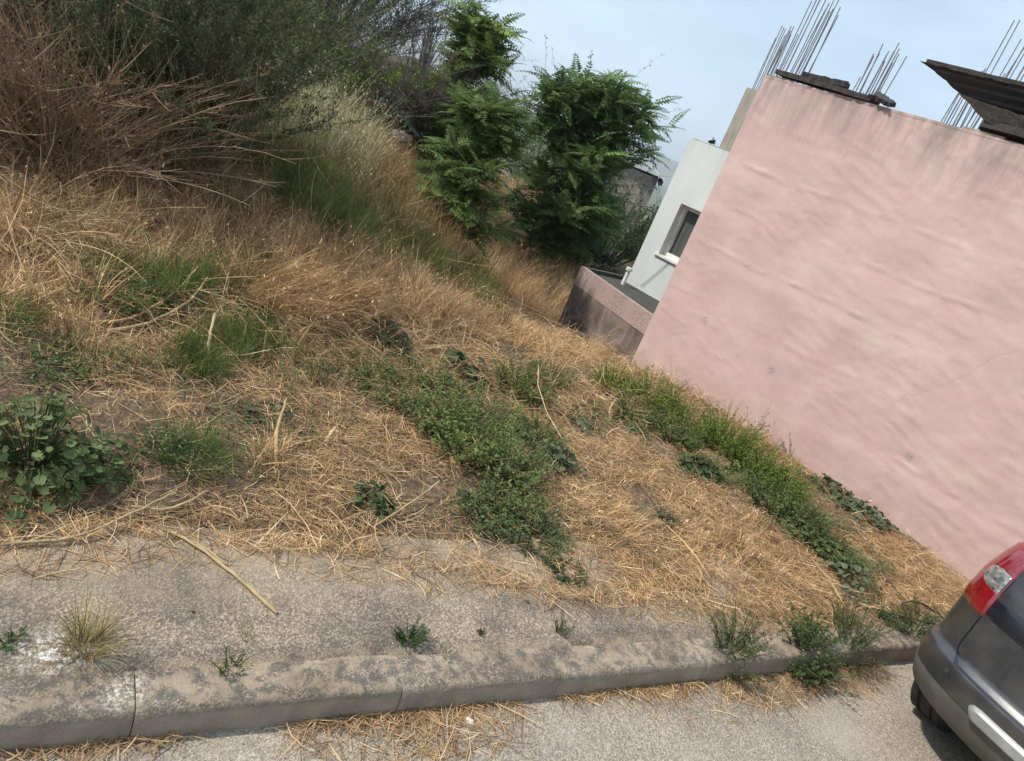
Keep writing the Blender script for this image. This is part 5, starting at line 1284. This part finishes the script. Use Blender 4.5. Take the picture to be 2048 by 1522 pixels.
twiggy('back_shrub', (124.57, 157.54), 80, 1.3, 2.6, 9000, .08, .035, (.07, .11, .03), (.07, .06, .045), 'lighter green shrub beyond the white house corner', 'shrub', up=.4, seed=15, tw=.007, sub=6)
# a small conifer top beyond the white house
cx, cy, cz = (13.20, 15.02, 3.17)
con = thing('conifer_tree', (cx, cy, cz - 5), 'tip of a small dark conifer above the white roof', 'tree')
tube([(0, 0, 0), (0, 0, 3), (0, 0, 5.1)], [.12, .07, .012], sides=7).build('trunk', M['bark'], con)
g = Geo(); r_ = np.random.default_rng(5)
for z in np.arange(1.0, 5.1, .16):
    k = 16; a = r_.uniform(0, 2 * math.pi, k); rd = (5.25 - z) * .24
    pos = np.stack([0 * a, 0 * a, z + r_.normal(0, .03, k)], -1)
    for f in (0, .25, .5, .75):
        D = np.stack([np.cos(a), np.sin(a), -.15 + 0 * a], -1)
        leaves(pos + D * rd * f, D + r_.normal(0, .3, (k, 3)), np.tile([0, 0, 1.], (k, 1)), np.full(k, rd * .45 + .04), np.full(k, .08), vary((.03, .055, .03), k, .3), .15, g)
g.build('crown', M['leaf'], con)

# ------------------------------------------------------------------ rubble and rubbish on the slope
def lump(name, pos, size, rot, mat, label, cat, group='rubble on the slope', seed=1, rough=.06):
    b = bmesh.new(); bmesh.ops.create_cube(b, size=1); bmesh.ops.subdivide_edges(b, edges=b.edges, cuts=4, use_grid_fill=True)
    r_ = np.random.default_rng(seed)
    for v in b.verts:
        q = v.co; k = 1 - .12 * max(0, (abs(q.x) + abs(q.y) + abs(q.z)) - 1.05)
        v.co = Vector((q.x * size[0] * k, q.y * size[1] * k, q.z * size[2] * k)) + Vector(r_.normal(0, rough * min(size), 3))
    m_ = bpy.data.meshes.new(name); b.to_mesh(m_); b.free()
    o = link(name, m_, M[mat]); o.location = pos; o.rotation_euler = rot
    return tag(o, label, cat, group)
def gp(xy, dz): return (xy[0], xy[1], float(ground(*xy)) + dz)
lump('rubble_block', gp((5.57, 13.58), .24), (.50, .34, .52), (.1, -.1, .5), 'brickrub', 'brown rubble block on the slope beside the grey tree', 'rubble', seed=1)
lump('rubble_block', gp((4.86, 12.65), .32), (.26, .22, .62), (.1, .2, .2), 'rubble', 'pale rounded rubble block left of the brown one', 'rubble', seed=2)
lump('rubble_block', gp((6.19, 14.40), .24), (.09, .18, .55), (.0, .1, .3), 'white', 'white upright slab at the right end of the brown block', 'rubble', seed=3, rough=.03)
lump('white_plank', gp((4.80, 12.02), .22), (.07, .50, .03), (.35, .0, .2), 'white', 'white plank leaning in front of the brown rubble block', 'plank', seed=4, rough=.03)
lump('rubble_block', gp((4.06, 10.89), .12), (.30, .22, .10), (.1, .0, .8), 'rubble', 'low grey rubble at the foot of the grey tree', 'rubble', seed=5)
lump('rubble_block', gp((5.39, 12.71), .12), (.26, .20, .08), (.0, .1, .1), 'rubble', 'flat pale rubble slab below the white plank', 'rubble', seed=6)
lump('rubble_block', gp((8.45, 13.75), .10), (.9, .5, .25), (.1, .05, .4), 'rubble', 'grey stone ledge in the dry grass between the trees', 'rubble', seed=7)
lump('rubble_block', gp((8.39, 14.24), .08), (.6, .4, .2), (.0, .1, .9), 'rubble', 'smaller grey stone left of the stone ledge', 'rubble', seed=8)
# crumpled blue tarp
u, v = np.meshgrid(np.linspace(-1, 1, 24), np.linspace(-1, 1, 14), indexing='ij')
bx_, by_ = (3.78, 11.24)
xx = bx_ + u * .55 + v * .05; yy = by_ - u * .30 + v * .16
zz = ground(xx, yy) + .22 + .12 * fbm(u * 4, v * 5, 151)
V = np.stack([xx - bx_, yy - by_, zz - float(ground(bx_, by_))], -1).reshape(-1, 3)
o = Geo().add(V, grid_faces(24, 14)).build('blue_tarp', M['tarp'], smooth=True); o.location = (bx_, by_, float(ground(bx_, by_)))
tag(o, 'crumpled faded blue tarp lying on the slope', 'tarp')
# rusty panel in the top left corner
px_, py_ = (-0.53, 7.88)
pan = thing('rusty_panel', (px_, py_, float(ground(px_, py_))), 'rust-brown panel behind the brush in the top left corner', 'panel')
nu, nv2 = 60, 12
u, v = np.meshgrid(np.linspace(-1.2, .34, nu), np.linspace(-.1, 2.2, nv2), indexing='ij')
V = np.stack([u, .04 * np.sin(u * 26) + .12 * v, v], -1)
Geo().add(V.reshape(-1, 3), grid_faces(nu, nv2)).build('sheet', M['rust'], pan, smooth=True)
for xx in (-1.18, .32):
    tube([(xx, .06, -.2), (xx, .33, 2.25)], .03, sides=8).build('post', M['rust'], pan)


# ------------------------------------------------------------------ the hazy air
hz = Geo(); box(hz, -4600, 4600, -4600, 4600, -90, 140)
hm = bpy.data.materials.new('haze'); hm.use_nodes = True
hm.node_tree.nodes.clear()
ho = hm.node_tree.nodes.new('ShaderNodeOutputMaterial'); hp = hm.node_tree.nodes.new('ShaderNodeVolumePrincipled')
hp.inputs['Color'].default_value = (.86, .92, .98, 1); hp.inputs['Density'].default_value = 3.2e-4; hp.inputs['Anisotropy'].default_value = .2
hm.node_tree.links.new(hp.outputs[0], ho.inputs['Volume'])
ha = hz.build('haze', hm); tag(ha, 'pale blue haze lying over the valley', 'haze', kind='stuff')
